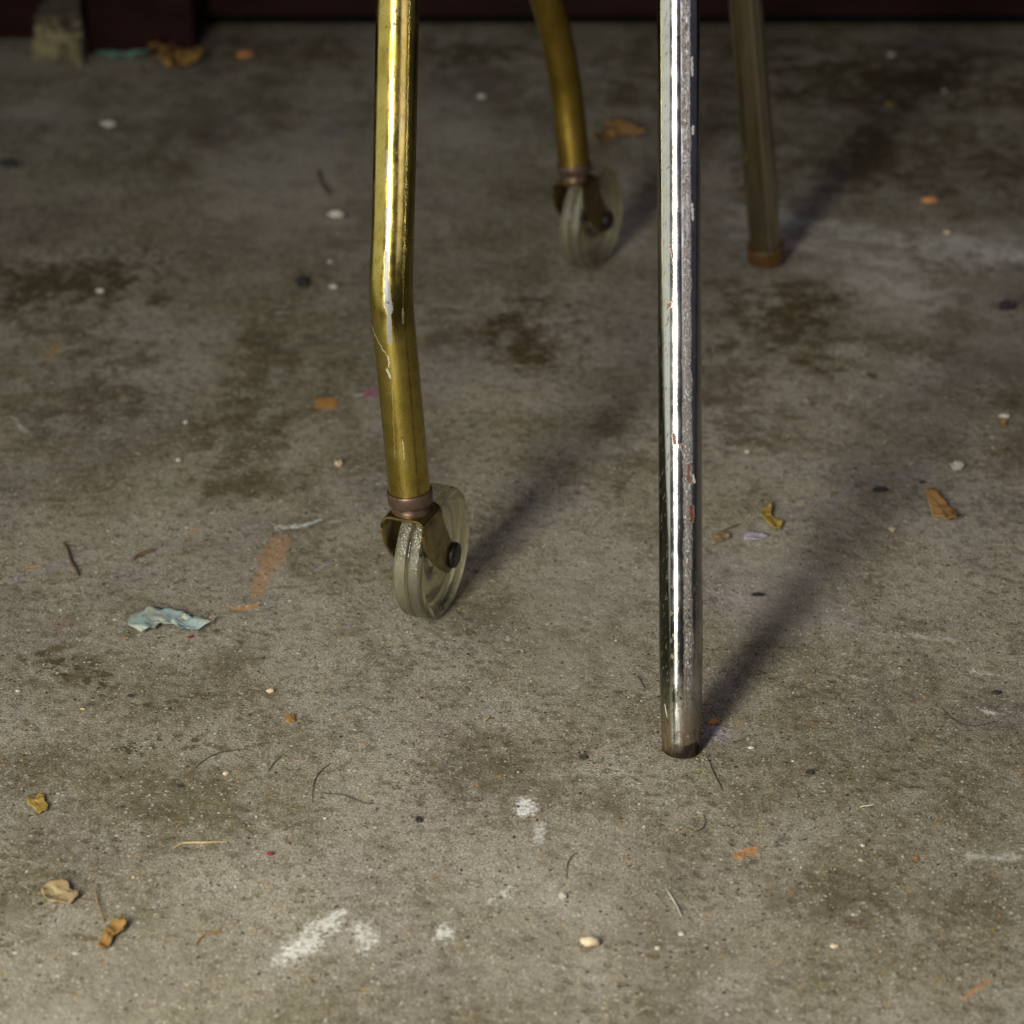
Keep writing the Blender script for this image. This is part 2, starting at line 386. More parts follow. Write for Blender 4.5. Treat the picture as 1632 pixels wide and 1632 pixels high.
def ch_rad(s, a):
    r = 0.01075-0.0012*max(0, 1-s/0.05)**1.2 if s < .05 else 0.01075
    r *= 1-0.05*min(1, s/.42)
    g = max(0, 1-abs(a-0.16)/0.10)*0.00030               # fine seam beside the front line
    r -= g
    if s < .06: r -= max(0, math.cos(a-0.75))**6*0.0011*(1-s/.06)   # flat on the right of the cut end
    return r
def ch_bottom(a):
    cut = 0.0028*(1/(1+math.exp(-(a-0.45)*9)))           # step: right part cut shorter
    return .0006+cut+0.0006*max(0, math.cos(a))+0.0005*math.sin(a*5+1)+0.0003*math.sin(a*13)
npt = 90
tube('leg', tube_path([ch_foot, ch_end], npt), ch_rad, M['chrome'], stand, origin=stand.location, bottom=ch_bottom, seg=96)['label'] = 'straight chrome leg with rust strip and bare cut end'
f = NT('rusty_plug'); co = f.coord(); n_ = f.noise(co, 400, 3, .7).outputs[0]
f.P(Base_Color=f.mix(f.ramp(n_, .4, .65), (0.012, 0.009, 0.006), (0.040, 0.022, 0.011)), Roughness=.9, Specular_IOR_Level=.15); M['plug'] = f.m
# rear leg
rf = fl(1222, 416); rt_s = atG(1188, 0, rf.y-0.060); dr = rt_s-rf
tube('leg', tube_path([rf+dr*0.02, rf+dr*3.2], 40), lambda s, a: 0.01125, M['chrome_refl'], stand, origin=stand.location)['label'] = 'rear chrome leg with dull floor reflection painted into its colour'
rear_leg_end = rf+dr*3.2

def lathe(name, prof, axis_o, axis_d, mat, parent, origin, seg=48, mi=None, mats=None):
    d = axis_d.normalized(); ref = Vector((0, 0, 1)) if abs(d.z) < .9 else Vector((1, 0, 0))
    e1 = d.cross(ref).normalized(); e2 = d.cross(e1).normalized(); vs, fs, idx = [], [], []
    for (t, r) in prof:
        for k in range(seg):
            a = 2*math.pi*k/seg; vs.append(axis_o+d*t+(e1*math.cos(a)+e2*math.sin(a))*r-origin)
    n = len(prof)
    for i in range(n-1):
        for k in range(seg):
            k2 = (k+1) % seg; fs.append([i*seg+k, i*seg+k2, (i+1)*seg+k2, (i+1)*seg+k]); idx.append(mi[i] if mi else 0)
    o = mesh_obj(name, vs, fs, mats or mat, parent, True, None, idx if mi else None)
    bm = bmesh.new(); bm.from_mesh(o.data)
    bmesh.ops.remove_doubles(bm, verts=bm.verts, dist=1e-6)
    bnd = [e for e in bm.edges if e.is_boundary]
    if bnd: bmesh.ops.holes_fill(bm, edges=bnd)
    bmesh.ops.recalc_face_normals(bm, faces=bm.faces); bm.to_mesh(o.data); bm.free()
    return o
f = NT('amber_rubber'); co = f.coord(); n_ = f.noise(co, 160, 3, .6).outputs[0]
f.P(Base_Color=f.mix(f.ramp(n_, .35, .7), (0.100, 0.050, 0.014), (0.060, 0.030, 0.009)), Roughness=.42, Subsurface_Weight=.15, Subsurface_Radius=(.01, .005, .002), Subsurface_Scale=.3)
f.set(f.b.inputs['Normal'], f.bump(n_, .2, .001)); M['rubber'] = f.m
drn = dr.normalized()
lathe('end_plug', [(-.0004, 0), (-.0004, .0086), (.0002, .0087), (.0030, .0086), (.0060, .0078), (.0060, 0)], ch_foot+Vector((0, 0, .0008)), Vector((0, .12, 1)), M['plug'], stand, stand.location, 40)
lathe('rubber_tip', [(0, .0), (0, .0105), (.0008, .0122), (.0025, .0131), (.006, .0133), (.0145, .0130), (.0158, .0128), (.0162, .0122), (.0160, .0113)], rf, drn, M['rubber'], stand, stand.location)
# top rail out of frame joins the two legs
def rod(name, a, b, r, mat, parent, origin, seg=24, n=12):
    return tube(name, tube_path([a, b], n), lambda s, an: r, mat, parent, seg=seg, origin=origin)
rod('top_rail', ch_end-dch.normalized()*.01, rear_leg_end-drn*.01, .0085, M['chrome_refl'], stand, stand.location)

# the brass cart ---------------------------------------------------------------
CZ_TOP = .0737
f = NT('dark_steel'); co = f.coord(); n_ = f.noise(co, 300, 3, .6).outputs[0]
f.P(Base_Color=f.mix(f.ramp(n_, .4, .7), (0.010, 0.009, 0.009), (0.022, 0.015, 0.010)), Metallic=.2, Roughness=.40); M['black'] = f.m
f = NT('brown_collar'); co = f.coord(); n_ = f.noise(co, 200, 4, .6).outputs[0]
f.P(Base_Color=f.mix(f.ramp(n_, .35, .65), (0.13, 0.085, 0.065), (0.08, 0.05, 0.03)), Metallic=.55, Roughness=.40); f.set(f.b.inputs['Normal'], f.bump(n_, .2, .0006)); M['collar'] = f.m
f = NT('fork_brass'); co = f.coord(); n_ = f.noise(co, 120, 4, .65).outputs[0]; n2_ = f.noise(co, 650, 3, .6).outputs[0]
cc = f.mix(f.ramp(n_, .35, .65), (0.30, 0.225, 0.07), (0.17, 0.115, 0.045)); cc = f.mix(f.math('MULTIPLY', f.ramp(n2_, .55, .7), .5), cc, (0.10, 0.06, 0.02))
f.P(Base_Color=cc, Metallic=.95, Roughness=f.ramp(n_, .3, .7, .28, .42)); f.set(f.b.inputs['Normal'], f.bump(n2_, .2, .0004)); M['fork'] = f.m
def plastic(name, rough, col, bump_s, bump_d, trans):
    f = NT(name); co = f.coord(); n_ = f.noise(co, 1100, 3, .65).outputs[0]; nb = f.noise(co, 120, 3, .6).outputs[0]
    if trans < .95:
        sc_ = f.math('MULTIPLY', f.ramp(f.noise(co, 1300, 3, .7).outputs[0], .46, .64), f.ramp(f.n('ShaderNodeSeparateXYZ', i_0=co).outputs[2], .020, .068, .03, .60))
        f.P(Base_Color=f.mix(sc_, f.mix(f.ramp(nb, .3, .7), col, tuple(c*.86 for c in col)), (.9, .9, .86)), Roughness=f.mixf(sc_, rough, .45), IOR=1.43, Transmission_Weight=f.mixf(sc_, trans, .35))
    else: f.P(Base_Color=f.mix(f.ramp(nb, .3, .7), col, tuple(c*.86 for c in col)), Roughness=f.ramp(nb, .3, .7, rough, rough*1.5), IOR=1.43, Transmission_Weight=trans)
    f.set(f.b.inputs['Normal'], f.bump(n_, bump_s, bump_d)); return f.m
M['clear'] = plastic('clear_plastic', .05, (0.84, 0.80, 0.56), .06, .0004, .97)
M['frost'] = plastic('scuffed_tread', .09, (0.86, 0.83, 0.62), .5, .0010, .945)

def caster(parent, contact, phi, stem_dir, origin):
    """swivel caster: contact = point under the wheel, phi = swivel angle; built in a frame s (back), l (lateral), z"""
    g = Vector((-math.sin(phi), -math.cos(phi), 0)); lat = Vector((math.cos(phi), -math.sin(phi), 0))
    Rw = .0362; trail = .028
    stem = contact+g*trail
    def L(s, l, z): return stem-g*s+lat*l+Vector((0, 0, z))-origin
    # fork: one bent strip, stations run from the lower left round the top to the lower right
    b = .0114; zc = CZ_TOP
    side = []
    zs = [.0285, .0287, .0293, .0305, .033, .038, .043, .049, .055, .061, .066, .070]
    def ends(z):
        u = min(1, max(0, (.067-z)/.0385)); sf = .021-.0325*(1-u**1.75) if z < .067 else -.0115
        if z < .036: return sf, .0225+.0130*math.sqrt(max(0, 1-((.036-z)/.0075)**2))
        t = (z-.036)/(.0745-.036); return sf, .0355-.0228*(1-(1-t)**1.7)
    stn = []
    for z in zs: stn.append((-b, z, *ends(z)))
    for a in (0, 22, 45, 68, 90):
        r = .0042; A = math.radians(a); stn.append((-b+r-r*math.cos(A), zc-r+r*math.sin(A), *ends(min(.0745, zc-r+r*math.sin(A)))))
    for l in (-.005, -.002, .002, .005): stn.append((l, zc-.0004*(1-abs(l)/.006), *ends(.0745)))
    full = stn+[(-l, z, s0, s1) for (l, z, s0, s1) in stn[::-1] if l < -.0055]
    NS = 9; vs, fs = [], []
    for (l, z, s0, s1) in full:
        for k in range(NS): vs.append(L(s0+(s1-s0)*k/(NS-1), l, z))
    for i in range(len(full)-1):
        for k in range(NS-1): fs.append([i*NS+k, i*NS+k+1, (i+1)*NS+k+1, (i+1)*NS+k])
    fork = mesh_obj('fork', vs, fs, M['fork'], parent)
    m = fork.modifiers.new('thickness', 'SOLIDIFY'); m.thickness = .0013; m.offset = 0
    m = fork.modifiers.new('edge', 'BEVEL'); m.width = .0003; m.segments = 2; m.limit_method = 'ANGLE'
    # wheel: clear ring with grooved tread, recessed web and hub
    wc = contact+Vector((0, 0, Rw)); w = .0080
    prof = [(-w+.0026, .0045), (-w+.0016, .0088), (-w+.0036, .0112), (-w+.0040, .0270), (-w+.0010, .0300), (-w, .0315), (-w, .0340),
            (-w+.0007, .0353), (-w+.0020, .0360), (-.0022, .0362), (-.0011, .0359), (-.0006, .0350), (.0006, .0350), (.0011, .0359), (.0022, .0362),
            (w-.0020, .0360), (w-.0007, .0353), (w, .0340), (w, .0315), (w-.0010, .0300), (w-.0040, .0270), (w-.0036, .0112), (w-.0016, .0088), (w-.0026, .0045)]
    mi = [0]*(len(prof)-1)
    for i in range(7, 15): mi[i] = 1
    mi[10] = mi[11] = mi[12] = 0
    wh = lathe('wheel', prof, wc, lat, None, parent, origin, seg=96, mi=mi, mats=[M['clear'], M['frost']])
    # axle with black rivet heads both sides
    for sg in (-1, 1):
        lathe('rivet', [(0, .0), (0, .0072), (.0012, .0071), (.0022, .0064), (.0026, .0045), (.0026, 0)], wc+lat*(sg*(b+.0007)), lat*sg, M['black'], parent, origin, 32)
    lathe('axle', [(-b, 0), (-b, .0030), (b, .0030), (b, 0)], wc, lat, M['black'], parent, origin, 24)
    # neck and collar
    top = stem+Vector((0, 0, CZ_TOP))
    lathe('neck', [(0, .0098), (.0006, .0102), (.0022, .0093), (.0034, .0090), (.0060, .0090), (.0060, 0)], top, Vector((0, 0, 1)), M['collar'], parent, origin, 40)
    cb = top+Vector((0, 0, .0044))
    lathe('collar', [(-.0002, .0085), (0, .0108), (.0008, .0116), (.0060, .0119), (.0072, .0118), (.0075, .0114), (.0070, .0105)], cb, stem_dir, M['collar'], parent, origin, 56)
    return cb+stem_dir.normalized()*.005

cart = empty('brass_cart', fl(800, 700))
tag(cart, 'bent brass tube legs of a cart rolling on clear plastic casters in brown metal forks', 'cart')
phi1 = math.radians(20.5); c1 = fl(690, 973)
stem1 = c1+Vector((-math.sin(phi1), -math.cos(phi1), 0))*.028+Vector((0, 0, CZ_TOP+.006))
bend1 = atG(624, 475, stem1.y+.006)
sd1 = (bend1-stem1).normalized()
t1 = caster(cart, c1, phi1, sd1, cart.location)
top1 = atG(634, 0, bend1.y+.058)
end1 = bend1+(top1-bend1)*2.6
pth1 = tube_path([t1, bend1, end1], 170)
Lb = (bend1-t1).length; L1 = (top1-bend1).length
def bs_(px, py, R, c, m_, px2=None, py2=None, op=1.0):
    def uvp(x, y):
        if y > 475: v = Lb*(790-y)/(790-475); cx = 655-(790-y)/(315)*30
        else: v = Lb+L1*(475-y)/475; cx = 625+(475-y)/475*8
        return Vector((math.asin(max(-.95, min(.95, (x-cx)/32)))/(2*math.pi)*.068, v, 0))
    return (uvp(px, py), uvp(px2, py2) if px2 else uvp(px, py), R, c, op, m_)
SIL = (0.20, 0.205, 0.225); WP = (0.34, 0.36, 0.28)
BST = [bs_(619, 405, .0014, SIL, .05, 618, 455), bs_(619, 450, .0020, SIL, .05, 622, 490), bs_(622, 485, .0013, SIL, .05, 624, 532),
       bs_(598, 515, .00028, WP, 0, 622, 556, .7), bs_(622, 556, .00045, WP, 0, 623, 572, .9), bs_(620, 575, .0008, WP, 0, 625, 587, .9),
       bs_(643, 488, .0006, (0.6, .58, .5), .7, 644, 508, .6), bs_(628, 600, .00022, (.6, .52, .3), .5, 633, 720, .4),
       bs_(645, 690, .0003, (.6, .55, .4), .4, 647, 720, .6), bs_(640, 686, .0003, (.05, .04, .03), 0, 648, 684),
       bs_(632, 22, .0008, (.13, .10, .05), .3), bs_(628, 43, .0008, (.13, .10, .05), .3), bs_(619, 82, .0008, (.15, .13, .07), .3, 619, 88),
       bs_(619, 245, .0005, SIL, .4, 618, 285), bs_(633, 246, .0006, (.15, .12, .08), .2), bs_(632, 290, .0006, (.15, .13, .08), .2, 632, 296),
       bs_(619, 335, .0006, SIL, .4, 618, 395), bs_(605, 437, .0006, (.1, .07, .03), 0), bs_(640, 190, .0003, (.8, .75, .5), 1, 638, 215), bs_(640, 760, .0004, (.08, .05, .02), .3, 646, 778), bs_(630, 110, .0005, (.2, .14, .04), .6, 629, 130)]
M['brass'] = brass('worn_brass', 0.0, BST)
M['brass_shaded'] = brass('shaded_brass', .72)  # darker copy of the brass, rear leg's dim reflection painted in
def br_rad(s, a):
    k = math.exp(-((s-Lb)/.020)**2)
    return .01078*(1+k*(.055*math.cos(a+1.57)-.030*math.cos(2*a)-.035*max(0, math.cos(a-.9))**4))
l1 = tube('leg', pth1, br_rad, M['brass'], cart, origin=cart.location, seg=80)
l1['label'] = 'bright brass leg with silver worn patch at the bend'
phi2 = math.radians(27); c2 = fl(942, 424)
stem2 = c2+Vector((-math.sin(phi2), -math.cos(phi2), 0))*.028+Vector((0, 0, CZ_TOP+.006))
bend2 = atG(904, 150, stem2.y+.003)
sd2 = (bend2-stem2).normalized()
t2 = caster(cart, c2, phi2, sd2, cart.location)
top2 = atG(870, -20, bend2.y-.024)
bendb = atG(887, 55, bend2.y-.010)
end2 = bendb+(atG(862, -30, bendb.y-.016)-bendb)*5.0
tube('leg', tube_path([t2, bend2, bendb, end2], 120), lambda s, a: .01078, M['brass_shaded'], cart, origin=cart.location, seg=56)['label'] = 'brass leg behind with its dim reflection painted into the colour'
rod('top_rail', end1-(end1-bend1).normalized()*.01, end2-(end2-bendb).normalized()*.01, .0085, M['brass_shaded'], cart, cart.location)

GW = fl(800, 47).y
# ------------------------------------------------------------------ floor: one sheet, finely divided where its stains lie
import numpy as np
def vnoise(x, y, sc, seed):
    x = x*sc+seed*17.3; y = y*sc+seed*9.1; xi = np.floor(x); yi = np.floor(y); fx = x-xi; fy = y-yi
    fx = fx*fx*(3-2*fx); fy = fy*fy*(3-2*fy)
    h = lambda a, b: np.modf(np.abs(np.sin(a*127.1+b*311.7+seed*3.7)*43758.5453))[0]
    return (h(xi, yi)*(1-fx)+h(xi+1, yi)*fx)*(1-fy)+(h(xi, yi+1)*(1-fx)+h(xi+1, yi+1)*fx)*fy-.5
NR, NCOL = 820, 660
g0, g1 = fl(816, 1760).y, GW+.05
k_ = np.linspace(0, 1, NR); rows = 1/((1-k_)/g0+k_/g1)**1.0
rows = np.concatenate([[-5.0], rows, [8.0]])
uu = np.linspace(-1.12, 1.12, NCOL)
hw = np.clip(rows, .8, 2.6)*.212
X = uu[None, :]*hw[:, None]; X = np.concatenate([np.full((len(rows), 1), -6.0), X, np.full((len(rows), 1), 6.0)], 1)
Y = np.repeat(rows[:, None], X.shape[1], 1)
def fbm(sc, seed): return vnoise(X, Y, sc, seed)+.5*vnoise(X, Y, sc*2.1, seed+1)+.25*vnoise(X, Y, sc*4.3, seed+2)
WX, WY = X+fbm(60, 1)*.010, Y+fbm(60, 5)*.010            # coarse wobble for big patches
FX, FY = X+fbm(170, 11)*.0026, Y+fbm(170, 15)*.0026      # fine wobble for small marks
shp = X.shape; full = lambda v: np.full(shp, v, dtype=np.float32)
FIELD = {k: (full(-1.5), full(0)) for k in ('dk', 'du', 'wh', 'pt')}; PCOL = np.zeros(shp+(3,), np.float32); PITQ = full(-1.5)
DK = 'dk'; WH = 'wh'; DU = 'du'; OR = (0.52, 0.22, 0.055); P = 'coarse'; Pf = 'fine'; bn = bs = None
def put(A, B, R, soft, c, op, coarse):
    x, y = (WX, WY) if coarse else (FX, FY)
    bx, by = B.x-A.x, B.y-A.y; l2 = bx*bx+by*by
    m = R*4+.02; sl = (Y > min(A.y, B.y)-m) & (Y < max(A.y, B.y)+m) & (X > min(A.x, B.x)-m) & (X < max(A.x, B.x)+m)
    xs, ys = x[sl], y[sl]
    t = np.clip(((xs-A.x)*bx+(ys-A.y)*by)/l2, 0, 1) if l2 > 1e-12 else 0
    d = np.hypot(xs-A.x-bx*t, ys-A.y-by*t); q = np.clip((R-d)/(R*soft), -1.5, 1.6)
    Q, O = FIELD[c if isinstance(c, str) else 'pt']
    old = Q[sl]; win = q > old; oo = O[sl]; Q[sl] = np.where(win, q, old); O[sl] = np.where(win & (q > -.95), op, oo)
    if not isinstance(c, str):
        pc = PCOL[sl]; pc[win] = c; PCOL[sl] = pc
def box(x0, y0, x1, y1, c, op=0.6, soft=0.8, br=None, ba=3.0, PP='coarse'):
    a = fl((x0+x1)/2, y1); b = fl((x0+x1)/2, y0); w = (x1-x0)*mpp((x0+x1)/2, (y0+y1)/2); l = (b-a).length; m = (a+b)/2
    if l > w: R = w/2; A = m-Vector((0, (l/2-R), 0)); B = m+Vector((0, (l/2-R), 0))
    else: R = l/2; A = m-Vector((w/2-R, 0, 0)); B = m+Vector((w/2-R, 0, 0))
    put(A, B, R, soft, c, op, R > .02)
def seg(x0, y0, x1, y1, wpx, c, op=0.8, soft=0.6, br=None, ba=2.0, PP='fine'):
    R = wpx/2*mpp((x0+x1)/2, (y0+y1)/2); put(fl(x0, y0), fl(x1, y1), R, soft, c, op, R > .02)
# dark oily patches; furniture shade at the back and upper right painted in too
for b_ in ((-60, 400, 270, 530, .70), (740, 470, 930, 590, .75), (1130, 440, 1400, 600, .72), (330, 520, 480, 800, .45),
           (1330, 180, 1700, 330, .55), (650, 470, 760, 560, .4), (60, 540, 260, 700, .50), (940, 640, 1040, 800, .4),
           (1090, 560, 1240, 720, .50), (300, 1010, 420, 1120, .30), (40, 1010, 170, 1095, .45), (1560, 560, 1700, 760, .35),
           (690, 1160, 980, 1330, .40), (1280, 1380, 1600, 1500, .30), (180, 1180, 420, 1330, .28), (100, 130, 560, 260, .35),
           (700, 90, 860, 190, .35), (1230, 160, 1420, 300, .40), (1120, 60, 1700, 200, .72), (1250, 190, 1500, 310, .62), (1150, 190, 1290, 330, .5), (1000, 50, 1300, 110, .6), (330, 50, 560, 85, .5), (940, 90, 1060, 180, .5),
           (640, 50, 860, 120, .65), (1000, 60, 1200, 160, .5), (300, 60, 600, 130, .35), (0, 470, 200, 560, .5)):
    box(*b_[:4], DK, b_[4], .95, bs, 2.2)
# paler dusty patches
for b_ in ((1160, 335, 1300, 415, .65), (1420, 360, 1700, 440, .70), (1300, 385, 1560, 520, .50), (1230, 520, 1330, 560, .4), (1540, 520, 1660, 620, .3), (0, 160, 110, 195, .45),
           (110, 150, 330, 210, .25), (640, 150, 800, 260, .35), (960, 280, 1050, 420, .40), (300, 200, 600, 420, .22),
           (820, 860, 1010, 1090, .25), (1140, 870, 1330, 1030, .25), (620, 1320, 1180, 1700, .16), (-60, 1440, 400, 1740, .18)):
    box(*b_[:4], DU, b_[4], 1.0, bs, 2.5)
seg(1230, 345, 1640, 415, 80, WH, .42, 1.4, bs, 3)
seg(1230, 350, 1160, 325, 50, WH, .35, 1.4); seg(1480, 480, 1620, 500, 70, WH, .2, 1.4); seg(1570, 400, 1650, 415, 50, WH, .7, 1.2); seg(1290, 430, 1480, 470, 70, WH, .22, 1.4)
seg(1280, 395, 1460, 425, 60, WH, .32, 1.4, bs, 3)
box(1540, 390, 1660, 425, WH, .60, 1.0, bs, 3)
box(1310, 540, 1400, 578, (0.55, 0.52, 0.45), .70, .9, bs, 3.2)
box(1400, 560, 1520, 630, DU, .5, 1.2, bn, 4)
# plaster and paint smudges
seg(455, 1530, 520, 1480, 58, WH, .85, 1.0, bs, 3.4); seg(480, 1490, 540, 1455, 20, WH, .75, .9, bs, 3.5)
seg(530, 1500, 640, 1470, 34, WH, .22, 1.4, bs, 2.5)
box(556, 1466, 604, 1520, WH, .85, .9, bs, 2.6); box(690, 1470, 727, 1500, WH, .78, .9, bs, 1.8)
box(820, 1268, 856, 1302, (0.75, 0.75, 0.75), .95, .6, bn, 6.5); box(850, 1308, 872, 1345, WH, .6, 1, bn, 6)
seg(778, 1440, 808, 1415, 9, WH, .95, .5, bn, 3.5); seg(795, 1425, 815, 1432, 7, WH, .8, .6, bn, 4)
seg(440, 842, 470, 838, 15, WH, .85, .7); seg(470, 842, 512, 828, 9, (0.58, 0.64, 0.66), .85, .7)
seg(512, 832, 545, 832, 7, WH, .5, .7, bn, 4)
seg(1550, 1365, 1620, 1365, 24, WH, .45, 1.2, bn, 4); seg(20, 665, 42, 690, 9, WH, .45, .9); seg(90, 560, 140, 545, 10, WH, .2)
seg(690, 486, 735, 490, 9, WH, .45, .9, bn, 3); seg(440, 500, 520, 492, 12, WH, .25, 1, bn, 3)
seg(1560, 1130, 1600, 1140, 9, WH, .6, .9, bn, 4); seg(1430, 1010, 1520, 1020, 14, WH, .35, 1, bn, 4.5)
seg(1330, 1072, 1385, 1085, 10, WH, .40, 1, bn, 4); seg(1550, 1070, 1590, 1075, 10, WH, .65, .9, bn, 4)
# orange paint
seg(446, 862, 430, 895, 42, (0.43, 0.235, 0.115), .72, .5); seg(432, 895, 408, 945, 27, (0.43, 0.235, 0.115), .72, .45, bn, 1.8); seg(418, 910, 405, 955, 24, (0.43, 0.24, 0.12), .6, .6, bn, 2.4)
seg(372, 970, 408, 968, 16, (0.52, 0.26, 0.085), .85, .4, bn, 1.2)
box(500, 632, 541, 655, (0.50, 0.23, 0.05), .95, .35, bn, .8, Pf); seg(545, 640, 556, 643, 8, OR, .6)
seg(1175, 1366, 1200, 1350, 17, (0.52, 0.25, 0.09), .95, .35, bn, .8); seg(1196, 1355, 1204, 1362, 10, OR, .8)
seg(1536, 1590, 1572, 1560, 13, (0.55, 0.25, 0.08), .75, .7, bn, 2)
seg(300, 855, 312, 842, 5, OR, .7); box(385, 1578, 420, 1588, (0.26, .17, .08), .4); box(70, 545, 100, 570, (0.42, .24, .06), .5, .9)
box(575, 618, 604, 634, (0.36, 0.10, 0.22), .8, .6, bn, 2, Pf); seg(565, 632, 578, 628, 8, WH, .6)
box(75, 985, 112, 1008, (0.26, 0.11, 0.11), .45, 1); seg(470, 96, 590, 90, 22, (0.22, 0.13, 0.03), .75, .9, bs, 2)
seg(235, 108, 240, 100, 10, WH, .2); seg(172, 112, 240, 112, 16, (0.16, 0.07, 0.03), .6, .9)
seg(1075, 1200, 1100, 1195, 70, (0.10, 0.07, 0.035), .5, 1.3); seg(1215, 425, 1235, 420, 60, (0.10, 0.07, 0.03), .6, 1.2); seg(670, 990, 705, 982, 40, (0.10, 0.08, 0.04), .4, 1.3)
# lilac dust
seg(10, 930, 150, 880, 20, (0.33, 0.28, 0.36), .55, 1.1, bn, 4); seg(490, 915, 535, 893, 11, (0.42, 0.36, 0.44), .75, .8, bn, 3.5)
seg(200, 890, 290, 868, 18, (0.30, 0.25, 0.30), .45, 1, bn, 4); seg(1230, 830, 1480, 740, 16, (0.26, 0.21, 0.29), .45, 1, bn, 4)
box(1120, 1148, 1168, 1190, (0.40, 0.37, 0.46), .6, 1, bn, 3.5); seg(1190, 858, 1222, 855, 14, (0.46, 0.42, 0.52), .85, .5, bn, 1.4)
seg(1120, 945, 1200, 960, 22, (0.33, .31, .35), .4, 1, bn, 4); box(500, 195, 560, 225, (0.20, .17, .22), .5)
# grimy wet-looking brown patches
for q in ((60, 1040, 95, 1032, 16), (80, 1050, 108, 1062, 12), (125, 1080, 165, 1075, 12), (220, 655, 260, 655, 12),
          (330, 1185, 360, 1195, 16), (395, 1188, 430, 1185, 14), (1415, 1445, 1430, 1470, 16), (1350, 1468, 1370, 1470, 10),
          (1350, 1464, 1352, 1474, 18), (1010, 1520, 1048, 1525, 14), (120, 1492, 150, 1496, 20), (70, 1460, 90, 1450, 10),
          (40, 1150, 60, 1165, 14)):
    seg(*q, (0.105, 0.072, 0.030), .75, .7, bn, 3.0)

for a_, b_, r_ in (((30, 440), (230, 410), .035), ((70, 1050), (150, 1075), .012), ((230, 1190), (300, 1180), .008)):
    A = fl(*a_); B = fl(*b_); bx, by = B.x-A.x, B.y-A.y
    t = np.clip(((WX-A.x)*bx+(WY-A.y)*by)/(bx*bx+by*by), 0, 1); d = np.hypot(WX-A.x-bx*t, WY-A.y-by*t)
    PITQ = np.maximum(PITQ, np.clip((r_-d)/r_, -1.5, 1))
nr, nc = shp; ids = np.arange(nr*nc).reshape(nr, nc)
quads = np.stack([ids[:-1, :-1], ids[:-1, 1:], ids[1:, 1:], ids[1:, :-1]], -1).reshape(-1, 4)
me = bpy.data.meshes.new('floor'); me.vertices.add(nr*nc)
me.vertices.foreach_set('co', np.stack([X, Y, np.zeros(shp)], -1).astype(np.float32).ravel())
me.loops.add(quads.size); me.loops.foreach_set('vertex_index', quads.ravel().astype(np.int32))
me.polygons.add(len(quads)); me.polygons.foreach_set('loop_start', (np.arange(len(quads))*4).astype(np.int32))
me.update(calc_edges=True)
def put_attr(nm, *ch):
    at_ = me.color_attributes.new(nm, 'FLOAT_COLOR', 'POINT'); at_.data.foreach_set('color', np.stack(ch, -1).astype(np.float32).ravel())
put_attr('stain_shade_tone', FIELD['dk'][0], FIELD['dk'][1], FIELD['du'][0], FIELD['du'][1])
put_attr('stain_paint', PCOL[..., 0], PCOL[..., 1], PCOL[..., 2], FIELD['pt'][0])
put_attr('stain_more', FIELD['pt'][1], FIELD['wh'][0], FIELD['wh'][1], PITQ)
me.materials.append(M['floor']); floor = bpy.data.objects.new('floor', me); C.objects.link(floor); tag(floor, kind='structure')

# ------------------------------------------------------------------ back wall: maroon boards above a dark gap, a post, a rough concrete footing
f = NT('maroon_paint'); co = f.coord(); n_ = f.noise(f.scale(co, (.6, 1, 2)), 30, 4, .6).outputs[0]; n2_ = f.noise(co, 220, 3, .6).outputs[0]
f.P(Base_Color=f.mix(f.ramp(n_, .35, .7), (0.020, 0.0060, 0.0055), (0.012, 0.0045, 0.004)), Roughness=.85, Specular_IOR_Level=.12); f.set(f.b.inputs['Normal'], f.bump(n2_, .3, .001)); M['maroon'] = f.m
f = NT('gap_shade_black'); f.P(Base_Color=(.006, .005, .005, 1), Roughness=.95, Specular_IOR_Level=.05); M['void'] = f.m  # near-black stand-in for the shade inside the gap
f = NT('rough_footing'); co = f.coord(); n_ = f.noise(co, 40, 5, .7).outputs[0]; n2_ = f.noise(co, 160, 4, .7).outputs[0]
cc = f.mix(f.ramp(n_, .42, .60), (0.22, 0.19, 0.11), (0.08, 0.065, 0.035)); cc = f.mix(f.math('MULTIPLY', f.ramp(n2_, .55, .7), .7), cc, (0.06, 0.05, 0.035))
zz = f.n('ShaderNodeSeparateXYZ', i_0=co).outputs[2]
cc = f.mix(f.ramp(f.math('ADD', zz, f.math('ADD', f.math('MULTIPLY', f.math('SUBTRACT', n2_, .5), .05), f.math('MULTIPLY', f.math('SUBTRACT', f.noise(co, 22, 3, .6).outputs[0], .5), .16))), .020, .036), cc, (0.035, 0.028, 0.02))
f.P(Base_Color=cc, Roughness=.9); f.set(f.b.inputs['Normal'], f.bump(n_, .8, .006)); M['footing'] = f.m
def box(name, lo, hi, mat, parent=None, bev=.0015, origin=None):
    bm = bmesh.new(); bmesh.ops.create_cube(bm, size=1)
    c = [(lo[i]+hi[i])/2 for i in range(3)]; s = [hi[i]-lo[i] for i in range(3)]
    for v in bm.verts: v.co = Vector([v.co[i]*s[i]+c[i] for i in range(3)])
    bmesh.ops.bevel(bm, geom=list(bm.edges), offset=bev, segments=2, affect='EDGES')
    me = bpy.data.meshes.new(name); bm.to_mesh(me); bm.free(); me.materials.append(mat)
    o = bpy.data.objects.new(name, me); C.objects.link(o)
    if parent: o.parent = parent; o.matrix_parent_inverse = Matrix.Translation(-parent.location)
    return o
GW = fl(800, 47).y
wall = empty('wooden_wall', (0, GW, 0)); tag(wall, 'dark maroon painted plank wall raised off the floor over a black gap', 'wall')
gapz = .016
box('plank', (-.44, GW-.012, gapz), (2.6, GW+.012, .155), M['maroon'], wall, .002)
